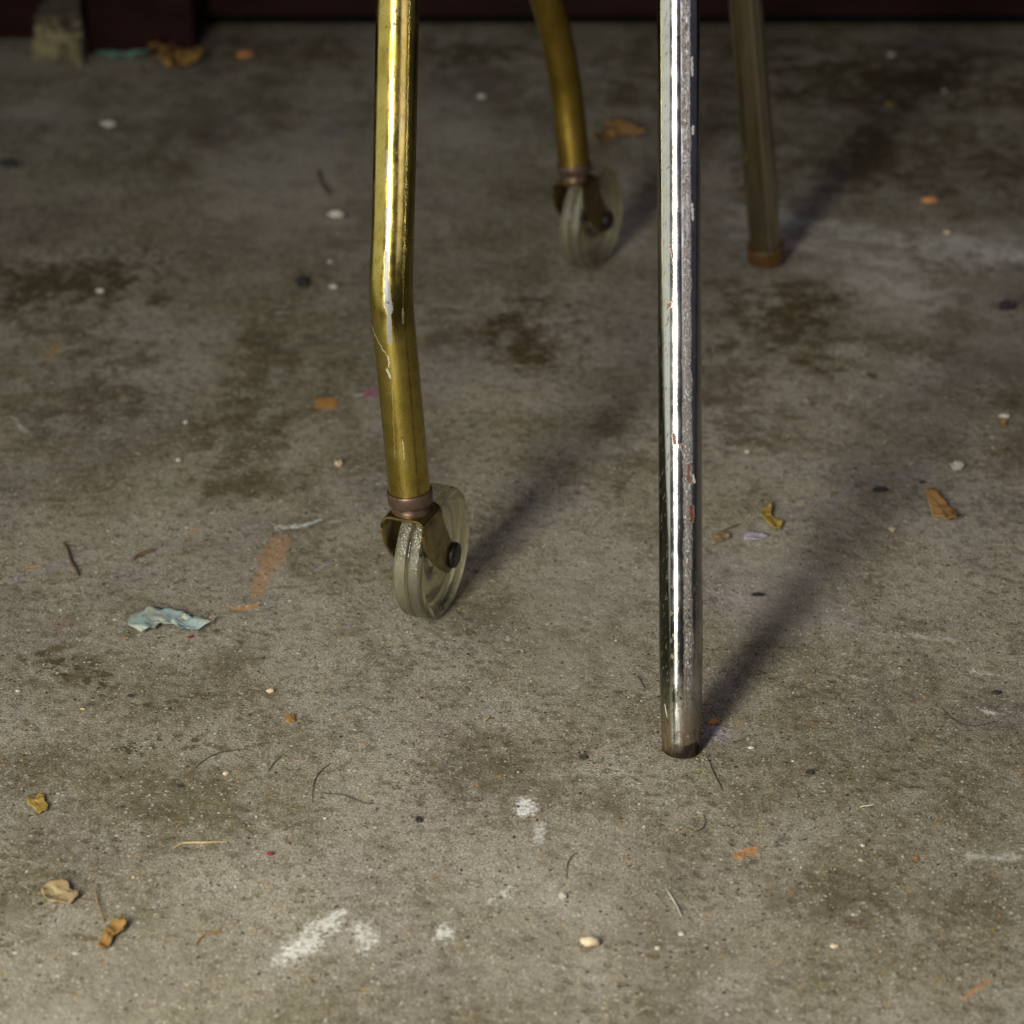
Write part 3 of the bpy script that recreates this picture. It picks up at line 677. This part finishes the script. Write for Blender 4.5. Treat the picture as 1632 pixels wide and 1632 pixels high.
box('plank', (-.44, GW-.006, .157), (2.6, GW+.012, .32), M['maroon'], wall, .002)
box('plank', (-.44, GW-.012, .322), (2.6, GW+.012, .50), M['maroon'], wall, .002)
box('gap_shade', (-.44, GW+.016, .0), (2.6, GW+.05, .49), M['void'], wall, .002)['label'] = 'black sheet added behind the gap to paint its shade'
pl = atG(140, 88, 0.1)
pa_ = fl(143, 88); pb_ = fl(311, 86)
post = box('wooden_post', (pa_.x, pa_.y, 0), (pb_.x, GW+.03, .9), M['maroon']); tag(post, 'dark maroon wooden post standing on the floor at the left end of the wall', 'post')
# footing: irregular lump of concrete left of the post
bm = bmesh.new(); bmesh.ops.create_cube(bm, size=1); bmesh.ops.subdivide_edges(bm, edges=bm.edges, cuts=14, use_grid_fill=True)
fx0 = fl(48, 100).x; fx1 = pa_.x-.002; fy = fl(100, 100).y
for v in bm.verts:
    x = (v.co.x+.5); y = v.co.y+.5; z = v.co.z+.5
    hgt = .085*(.22+.78*min(1, x*1.3))
    X = fx0+(fx1-fx0)*x; Y = fy+.16*y+.012*(1-x)**2; Z = z*hgt
    nn = mnoise.noise_vector(Vector((X*28, Y*28, Z*28)))*.014+mnoise.noise_vector(Vector((X*90, Y*90, Z*90)))*.004
    nn.z *= z; 
    if x > .96: nn.x = 0
    v.co = Vector((X, Y, Z))+nn
me = bpy.data.meshes.new('concrete_footing'); bm.to_mesh(me); bm.free(); me.materials.append(M['footing'])
o = bpy.data.objects.new('concrete_footing', me); C.objects.link(o); tag(o, 'pale crumbling lump of concrete against the left side of the maroon post', 'concrete')
# dark side wall further left, seen only as darkness
lw = box('side_board', (-1.9, fy+.07, 0), (fx0+.012, fy+.10, .9), M['maroon']); tag(lw, 'dark board behind the crumbling concrete in the far left corner', 'board')

# ------------------------------------------------------------------ debris
def leafmat(name, c1, c2, c3=None, rough=.75):
    f = NT(name); co = f.coord('Object'); n_ = f.noise(co, 170, 4, .65).outputs[0]; n2_ = f.noise(f.scale(co, (3, 1, 1)), 420, 3, .6).outputs[0]
    cc = f.mix(f.ramp(n_, .35, .65), c1, c2); cc = f.mix(f.math('MULTIPLY', f.ramp(n2_, .56, .7), .6), cc, c3 or tuple(c*.4 for c in c2))
    f.P(Base_Color=cc, Roughness=rough); f.set(f.b.inputs['Normal'], f.bump(n2_, .5, .0006, f.bump(n_, .4, .001))); return f.m
M['leaf_tan'] = leafmat('dry_tan_leaf', (0.37, 0.29, 0.16), (0.26, 0.19, 0.10))
M['leaf_orange'] = leafmat('orange_leaf', (0.34, 0.19, 0.05), (0.24, 0.14, 0.04))
M['leaf_yellow'] = leafmat('yellow_leaf', (0.38, 0.26, 0.06), (0.27, 0.18, 0.035))
M['leaf_brown'] = leafmat('brown_leaf', (0.36, 0.21, 0.07), (0.24, 0.13, 0.045))
M['flake'] = leafmat('blue_grey_flake', (0.40, 0.41, 0.34), (0.25, 0.37, 0.39), (0.14, 0.13, 0.11), .7)
M['pale'] = leafmat('pale_grit', (0.54, 0.52, 0.47), (0.40, 0.38, 0.33), (0.35, .31, .26)); M['cream'] = leafmat('cream_chip', (0.60, 0.50, 0.36), (0.45, 0.36, 0.25))
M['dark'] = leafmat('black_grit', (0.018, 0.017, 0.018), (0.035, 0.03, 0.028)); M['tan'] = leafmat('tan_grit', (0.28, 0.20, 0.11), (0.18, 0.12, 0.06))
M['orange'] = leafmat('orange_chip', (0.60, 0.27, 0.10), (0.50, 0.22, 0.08)); M['teal'] = leafmat('teal_flake', (0.20, 0.40, 0.32), (0.12, 0.25, 0.2))
M['lilac'] = leafmat('lilac_chip', (0.42, 0.38, 0.48), (0.33, .28, .36)); M['red'] = leafmat('red_chip', (0.28, 0.03, 0.05), (0.18, .02, .04))
M['straw'] = leafmat('straw_fibre', (0.50, 0.40, 0.20), (0.36, 0.27, 0.13)); M['hair'] = leafmat('dark_hair', (0.03, 0.026, 0.024), (0.05, .04, .035))
M['twig'] = leafmat('brown_twig', (0.16, 0.105, 0.06), (0.10, 0.065, 0.035)); M['purple'] = leafmat('purple_fluff', (0.20, .16, .20), (0.13, .10, .12))

def sheet(name, pix, mat, label, cat, lift=.0012, curl=.0, crump=.0012, parent=None, thick=.00035, seed=0, jag=.10, group=None, curldir=0.0, tilt=0.0):
    """thin irregular piece whose outline lies on the floor under the given picture points; curled and crumpled"""
    rnd = random.Random(seed+len(pix)*7+int(pix[0][0]))
    P = [fl(x, y) for x, y in pix]; c = sum(P, Vector())/len(P)
    size = max((p-c).length for p in P)
    # densify outline with jagged edge
    out = []
    for a, b in zip(P, P[1:]+P[:1]):
        n = max(2, int((b-a).length/size*7))
        for i in range(n):
            p = a.lerp(b, i/n); j = (p-c); jj = 1+jag*(mnoise.noise(Vector((p.x*500, p.y*500, seed)))+ (rnd.random()-.5)*.5)
            out.append(c+j*jj)
    rings = 7; n = len(out); vs = [Vector((0, 0, 0))]; fs = []
    for r in range(1, rings+1):
        for p in out: vs.append((p-c)*(r/rings))
    for k in range(n): fs.append([0, 1+k, 1+(k+1) % n])
    for r in range(1, rings):
        for k in range(n):
            k2 = (k+1) % n; a0 = 1+(r-1)*n; a1 = 1+r*n; fs.append([a0+k, a1+k, a1+k2, a0+k2])
    cd = Vector((math.cos(curldir), math.sin(curldir), 0)); res = []
    for v in vs:
        q = v.dot(cd)/size; z = curl*size*q*q + tilt*size*(v.dot(cd)/size)
        z += crump*(mnoise.noise(Vector((v.x*190+seed, v.y*190, 3.1)))*1.0+abs(mnoise.noise(Vector((v.x*420, v.y*420+seed, 7))))*.8)
        res.append(Vector((v.x, v.y, z)))
    mz = min(v.z for v in res)
    for v in res: v.z += -mz+lift*.3+.0004
    o = mesh_obj(name, res, fs, mat, parent)
    m = o.modifiers.new('thickness', 'SOLIDIFY'); m.thickness = thick; m.offset = 0
    o.location = c if parent is None else c-parent.location
    if label: tag(o, label, cat, group)
    return o
def strand(name, pix, r, mat, label, cat, z=.0004, parent=None, group=None, taper=.5, bumpy=.0):
    P = [fl(x, y) for x, y in pix]; c = sum(P, Vector())/len(P); pts = []
    n = max(10, len(P)*7)
    # catmull-rom
    Q = [P[0]]+P+[P[-1]]
    for i in range(len(P)-1):
        for k in range(7):
            t = k/7; a, b, d, e = Q[i], Q[i+1], Q[i+2], Q[i+3]
            pts.append(.5*((2*b)+(-a+d)*t+(2*a-5*b+4*d-e)*t*t+(-a+3*b-3*d+e)*t**3))
    pts.append(P[-1]); N = len(pts)
    for i, p in enumerate(pts):
        u = i/(N-1); pts[i] = Vector((p.x, p.y, r+.0001+z*math.sin(math.pi*u)*(1+.4*math.sin(u*9)))) - c
    seg = 6; vs, fs = [], []
    for i in range(N):
        t = (pts[min(i+1, N-1)]-pts[max(0, i-1)]).normalized(); e1 = t.cross(Vector((0, 0, 1))).normalized(); e2 = t.cross(e1)
        u = i/(N-1); rr = r*(1-taper*abs(2*u-1)**2)*(1+bumpy*math.sin(i*2.3))
        for k in range(seg): a = 2*math.pi*k/seg; vs.append(pts[i]+(e1*math.cos(a)+e2*math.sin(a))*rr)
    for i in range(N-1):
        for k in range(seg): k2 = (k+1) % seg; fs.append([i*seg+k, i*seg+k2, (i+1)*seg+k2, (i+1)*seg+k])
    fs.append(list(range(seg))[::-1]); fs.append([(N-1)*seg+k for k in range(seg)])
    o = mesh_obj(name, vs, fs, mat, parent); o.location = c if parent is None else c-parent.location
    if label: tag(o, label, cat, group)
    return o
def pebble(name, px, py, wpx, hpx, mat, label, cat, flat=.55, seed=0, group=None):
    k = mpp(px, py); rx = wpx*k/2; p = fl(px, py)
    rz = max(min(rx*flat, hpx*k*.42), .00025); ry = max(rx*.6, min(rx*2.0, (hpx*k/2-rz*ct)/st if hpx*k/2 > rz*ct else rx*.8))
    bm = bmesh.new(); bmesh.ops.create_icosphere(bm, subdivisions=3, radius=1)
    for v in bm.verts:
        q = 1+(.50 if seed % 2 else .30)*mnoise.noise(v.co*1.9+Vector((seed*3.3, px*.1, 0)))+(.30 if seed % 2 else .12)*mnoise.noise(v.co*4.5+Vector((seed, 0, py*.1)))
        v.co = Vector((v.co.x*rx*q, v.co.y*ry*q, (v.co.z*rz*q)))
    mz = min(v.co.z for v in bm.verts)
    for v in bm.verts: v.co.z -= mz
    me = bpy.data.meshes.new(name); bm.to_mesh(me); bm.free(); me.materials.append(mat)
    me.polygons.foreach_set('use_smooth', [seed % 2 == 0]*len(me.polygons))
    o = bpy.data.objects.new(name, me); C.objects.link(o); o.location = p; tag(o, label, cat, group); return o

sheet('paint_flake', [(204, 1008), (208, 990), (232, 980), (262, 977), (292, 982), (310, 995), (328, 994), (342, 1003), (318, 1010), (300, 1012), (280, 1004), (252, 1000), (236, 1004), (226, 1016)],
      M['flake'], 'crumpled pale blue and grey paint flake lying left of the orange smear', 'paint flake', crump=.0034, curl=.06, seed=3, jag=.10, lift=.002)
lf = sheet('leaf', [(66, 1425), (68, 1414), (80, 1409), (94, 1410), (108, 1413), (113, 1424), (128, 1433), (116, 1442), (102, 1447), (84, 1446), (70, 1438)],
      M['leaf_tan'], 'dry tan leaf with ragged edge and thin dark stalk near the lower left corner', 'leaf', curl=.22, crump=.0022, seed=5, curldir=1.0, jag=.12)
strand('stalk', [(122, 1434), (136, 1436), (150, 1437)], .00035, M['twig'], None, None, parent=lf)
lf = sheet('leaf', [(186, 1470), (203, 1477), (196, 1492), (184, 1494), (177, 1508), (166, 1519), (156, 1520), (158, 1506), (166, 1494), (170, 1481)],
      M['leaf_orange'], 'folded orange brown leaf, lowest of the leaves at the left', 'leaf', curl=.30, crump=.0020, seed=6, curldir=.4)
strand('stalk', [(166, 1472), (158, 1448), (154, 1432), (155, 1410)], .00045, M['tan'], None, None, parent=lf, z=.0015)
sheet('leaf', [(44, 1276), (56, 1273), (62, 1268), (71, 1270), (72, 1282), (78, 1288), (74, 1297), (62, 1301), (56, 1294), (45, 1286)],
      M['leaf_yellow'], 'torn yellow leaf scrap lying flat at the left edge', 'leaf', crump=.0012, curl=.05, seed=7, jag=.1)
lf = sheet('leaf', [(1474, 795), (1488, 791), (1502, 796), (1508, 806), (1524, 820), (1528, 832), (1523, 842), (1515, 838), (1500, 830), (1486, 826), (1482, 812)],
      M['leaf_brown'], 'brown curled leaf at the right just beyond the long leg shadow', 'leaf', curl=.30, crump=.0022, seed=8, curldir=2.2)
strand('stalk', [(1478, 800), (1470, 797), (1463, 792)], .0003, M['twig'], None, None, parent=lf)
sheet('leaf', [(1226, 806), (1230, 812), (1224, 822), (1236, 830), (1247, 838), (1243, 849), (1233, 846), (1222, 838), (1212, 824), (1213, 814)],
      M['leaf_yellow'], 'small curled yellow brown leaf right of the front chrome leg', 'leaf', curl=.6, crump=.0022, seed=9, curldir=.3)
sheet('leaf', [(1134, 860), (1148, 851), (1162, 852), (1164, 860), (1150, 866), (1138, 868)], M['tan'],
      'crushed leaf scrap beside the front chrome leg', 'leaf', crump=.0014, seed=10, jag=.2)
sheet('leaf', [(940, 248), (944, 232), (958, 216), (975, 210), (962, 200), (982, 197), (1004, 203), (1020, 215), (1030, 222), (1010, 222), (990, 220), (972, 228), (955, 240)],
      M['leaf_brown'], 'arched dry leaf behind the rear caster', 'leaf', curl=.42, crump=.0035, seed=12, curldir=.5)
sheet('leaf', [(232, 74), (240, 70), (252, 80), (262, 72), (276, 80), (284, 92), (276, 104), (262, 110), (246, 104), (238, 92)],
      M['leaf_brown'], 'brown crumpled leaf at the foot of the maroon post', 'leaf', curl=.9, crump=.010, seed=13, curldir=.9)
sheet('leaf', [(252, 110), (262, 98), (284, 94), (308, 92), (326, 100), (318, 110), (292, 114), (268, 120)],
      M['leaf_orange'], 'dry orange brown leaf in front of the maroon post, right of a crumpled one', 'leaf', curl=.45, crump=.008, seed=14, curldir=.2)
sheet('paint_flake', [(150, 94), (170, 89), (200, 86), (232, 89), (236, 94), (205, 95), (175, 98)], M['teal'],
      'thin teal paint strip along the bottom of the post', 'paint flake', crump=.003, curl=.15, seed=15)
for i, (x, y, w, h, mt_, lab) in enumerate((
    (390, 90, 26, 18, 'orange', 'pale orange chip on the floor right of the maroon post'),
    (1483, 323, 26, 12, 'orange', 'small orange chip in the dark far right of the floor'),
    (1418, 168, 20, 6, 'leaf_yellow', 'tiny yellow petal on the dark floor near the back wall'),
    (463, 1147, 16, 15, 'leaf_orange', 'small brown crumb lying alone in the left foreground'),
    (431, 1362, 12, 7, 'red', 'tiny red brown crumb right of the straw'),
    (1460, 1369, 8, 9, 'leaf_orange', 'tiny orange crumb in the right foreground'))):
    pebble('chip', x, y, w, h, M[mt_], lab, 'chip', .3, i*2+1)
for i, (x, y, w, h, mt_, lab) in enumerate((
    (537, 347, 27, 14, 'pale', 'flat white pebble left of the brass leg'),
    (175, 203, 22, 12, 'pale', 'dull white pebble on the left near the wall'),
    (768, 157, 14, 10, 'pale', 'white pebble between the two brass legs'),
    (160, 467, 13, 10, 'pale', 'small white pebble near the pitted patch at left'),
    (527, 419, 9, 8, 'pale', 'white grain just right of the black chip'),
    (531, 461, 12, 8, 'pale', 'white grain in front of the black chip'),
    (940, 1507, 32, 22, 'cream', 'flat cream stone in the bottom foreground'),
    (897, 1430, 12, 13, 'pale', 'pale square crumb above the cream stone'),
    (1510, 374, 14, 12, 'cream', 'round pale pink pebble in the far right floor'),
    (1420, 91, 11, 9, 'pale', 'white pebble on dark floor near the back wall'),
    (1505, 147, 9, 8, 'pale', 'faint white pebble right of the yellow petal'),
    (540, 741, 13, 14, 'cream', 'cream crumb on the floor left of the front collar'),
    (296, 675, 9, 8, 'pale', 'white grain in the middle left floor'),
    (1601, 667, 15, 11, 'pale', 'white chip at the right edge'),
    (1375, 1349, 8, 7, 'pale', 'bright white grain right of the orange patch'),
    (1197, 1194, 9, 5, 'pale', 'white grain right of the front chrome foot'),
    (431, 1104, 14, 9, 'cream', 'cream crumb above the brown crumb'),
    (1048, 1513, 9, 8, 'pale', 'white grain beside an ochre stain at the bottom'),
    (1086, 1491, 10, 8, 'pale', 'white grain between cream stone and right foreground'),
    (1330, 1510, 14, 6, 'cream', 'flat pale sliver in the lower right'),
    (360, 1235, 11, 9, 'cream', 'cream crumb under the curved hair'),
    (28, 1103+0, 8, 5, 'pale', 'white grain at the left edge'),
    (285, 735, 9, 8, 'pale', 'lone white crumb in the middle left'),
    (1191, 722, 8, 6, 'pale', 'white grain right of the chrome leg middle'))):
    pebble('pebble', x, y, w, h, M[mt_], lab, 'pebble', .5, i)
for i, (x, y, w, h, lab) in enumerate((
    (482, 455, 20, 26, 'black chip left of the brass leg bend'), (1603, 495, 26, 20, 'black lump at the far right edge'),
    (12, 267, 26, 16, 'dark lump at the left edge near the wall'), (1403, 783, 24, 7, 'black sliver inside the long leg shadow'),
    (1469, 771, 9, 6, 'tiny black crumb right of the black sliver'), (929, 1210, 12, 9, 'black crumb left of the front chrome foot'),
    (287, 1255, 9, 7, 'black grain in the left foreground'), (208, 1111, 9, 7, 'black grain beneath the blue flake'),
    (667, 1309, 12, 12, 'dark brown crumb in the middle foreground'), (325, 219, 14, 7, 'dark flat crumb on the far left floor'),
    (1290, 1234, 13, 9, 'dark speck of dirt in the right foreground'), (64, 1442, 7, 6, 'black grain touching the tan leaf'),
    (1588, 1106, 14, 6, 'dark splinter at the right edge'), (1207, 950, 18, 6, 'dark splinter right of the chrome leg'))):
    pebble('crumb', x, y, w, h, M['dark'], lab, 'crumb', .6, i*2+1)
sheet('chip', [(1594, 668), (1604, 672), (1602, 682), (1596, 680)], M['leaf_brown'], 'small brown scrap under the white chip at the right edge', 'chip', seed=20)
sheet('chip', [(1186, 862), (1186, 853), (1200, 849), (1216, 852), (1224, 857), (1214, 862), (1198, 863)], M['lilac'], 'lilac paint chip below the small yellow brown leaf', 'chip', crump=.0008, seed=21)
sheet('chip', [(1128, 1154), (1133, 1149), (1144, 1149), (1147, 1153), (1138, 1157)], M['orange'], 'orange scrap right of the chrome cut end', 'chip', crump=.0008, seed=22)
sheet('chip', [(1415, 845), (1422, 841), (1428, 846), (1424, 850)], M['cream'], 'tiny peach chip left of the brown curled leaf', 'chip', crump=.0006, seed=23)
sheet('chip', [(298, 1018), (305, 1014), (309, 1016), (303, 1019)], M['red'], 'tiny crimson chip under the blue flake', 'chip', crump=.0004, seed=24)
sheet('chip', [(333, 988), (340, 981), (346, 985), (341, 992)], M['cream'], 'tiny cream chip right above the blue flake tail', 'chip', crump=.0008, seed=25)
sheet('chip', [(1440, 742), (1455, 738), (1470, 742), (1472, 754), (1455, 758), (1442, 752)][::1] if False else [(1512, 742), (1526, 738), (1537, 741), (1536, 750), (1522, 753)], M['pale'],
      'pale crumbled plaster scrap above the brown curled leaf', 'chip', crump=.0016, seed=26, jag=.3)
for nm, px_, r, mt_, lab, cat in (
    ('twig', [(101, 866), (108, 880), (113, 897), (122, 912), (125, 920)], .0009, 'twig', 'bent brown twig crossing the lilac dust at left', 'twig'),
    ('twig', [(36, 910), (50, 906), (68, 905)], .0006, 'leaf_brown', 'short reddish splinter left of the bent twig', 'twig'),
    ('twig', [(508, 272), (511, 290), (518, 304), (526, 314)], .0010, 'twig', 'thin curved twig left of the upper brass leg', 'twig'),
    ('twig', [(212, 895), (222, 888), (238, 882), (246, 880)], .0011, 'twig', 'frayed brown twig right of the bent twig', 'twig'),
    ('twig', [(1382, 598), (1388, 603), (1393, 606)], .0012, 'hair', 'short dark twig in the upper right floor', 'twig'),
    ('twig', [(1152, 848), (1168, 842), (1178, 838)], .0006, 'twig', 'tiny splinter above the crushed leaf scrap', 'twig'),
    ('straw', [(276, 1354), (290, 1347), (310, 1345), (335, 1345), (362, 1343)], .0005, 'straw', 'pale straw lying level in the left foreground', 'straw'),
    ('straw', [(1062, 1418), (1070, 1432), (1078, 1445), (1086, 1462)], .0004, 'pale', 'pale slanting fibre left of the orange patch', 'straw'),
    ('straw', [(771, 1152), (776, 1148), (781, 1144)], .0006, 'straw', 'tiny yellow straw in the middle foreground', 'straw'),
    ('straw', [(128, 1132), (136, 1133)], .0006, 'straw', 'tiny straw bit under the grimy patch', 'straw'),
    ('straw', [(1370, 1288), (1383, 1286), (1394, 1284)], .0004, 'pale', 'pale fibre above the right foreground', 'straw'),
    ('straw', [(312, 1508), (325, 1492), (345, 1486), (352, 1485)], .0004, 'leaf_orange', 'orange curved fibre left of the white plaster', 'straw'),
    ('hair', [(310, 1226), (325, 1214), (345, 1203), (368, 1198), (390, 1196), (408, 1199)], .00022, 'hair', 'long arched hair above the cream crumb', 'hair'),
    ('hair', [(427, 1232), (436, 1218), (449, 1206)], .00020, 'hair', 'short hair right of the arched hair', 'hair'),
    ('hair', [(498, 1279), (499, 1258), (503, 1242), (514, 1228), (528, 1217)], .00022, 'hair', 'upright bent hair left of centre', 'hair'),
    ('hair', [(508, 1265), (530, 1267), (548, 1269), (565, 1275), (582, 1282), (596, 1281)], .00028, 'hair', 'wavy level hair ending in a bluish speck', 'hair'),
    ('hair', [(1127, 1207), (1134, 1225), (1142, 1242), (1152, 1262)], .00025, 'hair', 'straight hair running from the chrome foot', 'hair'),
    ('hair', [(1121, 1300), (1124, 1312), (1119, 1322), (1108, 1326), (1098, 1320)], .00022, 'hair', 'small hooked hair in the foreground right of centre', 'hair'),
    ('hair', [(1500, 1128), (1515, 1145), (1535, 1156), (1560, 1158), (1590, 1150)], .00022, 'hair', 'curved hair near the right edge', 'hair'),
    ('hair', [(1430, 1250), (1445, 1256), (1465, 1256)], .00022, 'hair', 'dark wavy hair right of centre foreground', 'hair'),
    ('hair', [(1016, 1078), (1022, 1088), (1028, 1100)], .00022, 'hair', 'short straight hair left of the chrome leg', 'hair'),
    ('hair', [(903, 1400), (904, 1380), (912, 1366), (920, 1360)], .00020, 'hair', 'faint arched hair above the pale square crumb', 'hair')):
    strand(nm, px_, r, M[mt_], lab, cat)

# ------------------------------------------------------------------ loose grit strewn over the floor
gm = [M['pale'], M['dark'], M['tan'], M['cream'], M['purple']]; V, F, MI = [], [], []
ico = [(0, 0, 1), (.89, 0, .45), (.28, .85, .45), (-.72, .53, .45), (-.72, -.53, .45), (.28, -.85, .45), (.6, .5, -.3), (-.3, .8, -.3), (-.9, 0, -.3), (-.3, -.8, -.3), (.6, -.5, -.3)]
icf = [(0, 1, 2), (0, 2, 3), (0, 3, 4), (0, 4, 5), (0, 5, 1), (1, 6, 2), (2, 7, 3), (3, 8, 4), (4, 9, 5), (5, 10, 1), (2, 6, 7), (3, 7, 8), (4, 8, 9), (5, 9, 10), (1, 10, 6)]
cl = [(fl(random.uniform(0, 1632), random.uniform(60, 1632)), random.uniform(.015, .06)) for _ in range(60)]
cl += [(fl(960, 1040), .04), (fl(930, 1100), .03), (fl(1250, 1120), .03), (fl(270, 880), .02), (fl(60, 400), .05), (fl(1085, 1200), .012), (fl(690, 985), .012), (fl(1222, 420), .015), (fl(1085, 1200), .012)]
for i in range(4200):
    if random.random() < .45:
        c, s_ = random.choice(cl); p = Vector((random.gauss(c.x, s_), random.gauss(c.y, s_*1.3), 0))
    else: p = Vector((random.uniform(-.75, .75), random.uniform(.82, 2.28), 0))
    if p.y > GW-.02: continue
    r = .00016+.00075*random.random()**5
    m_ = random.choices(range(5), (30, 34, 22, 8, 6))[0]; base = len(V); rz = random.random()*6.28; ca, sa = math.cos(rz), math.sin(rz)
    el = random.uniform(.5, 1.6)
    for v in ico:
        j = random.uniform(.7, 1.25); x, y, z = v[0]*r*el*j, v[1]*r*j, v[2]*r*.7*j
        V.append((p.x+x*ca-y*sa, p.y+x*sa+y*ca, max(0, z+r*.2)+.00005))
    for t in icf: F.append([base+q for q in t]); MI.append(m_)
gr = mesh_obj('grit', V, F, gm, None, False, None, MI); tag(gr, 'fine white, black and tan grit strewn over the concrete', 'grit', kind='stuff')
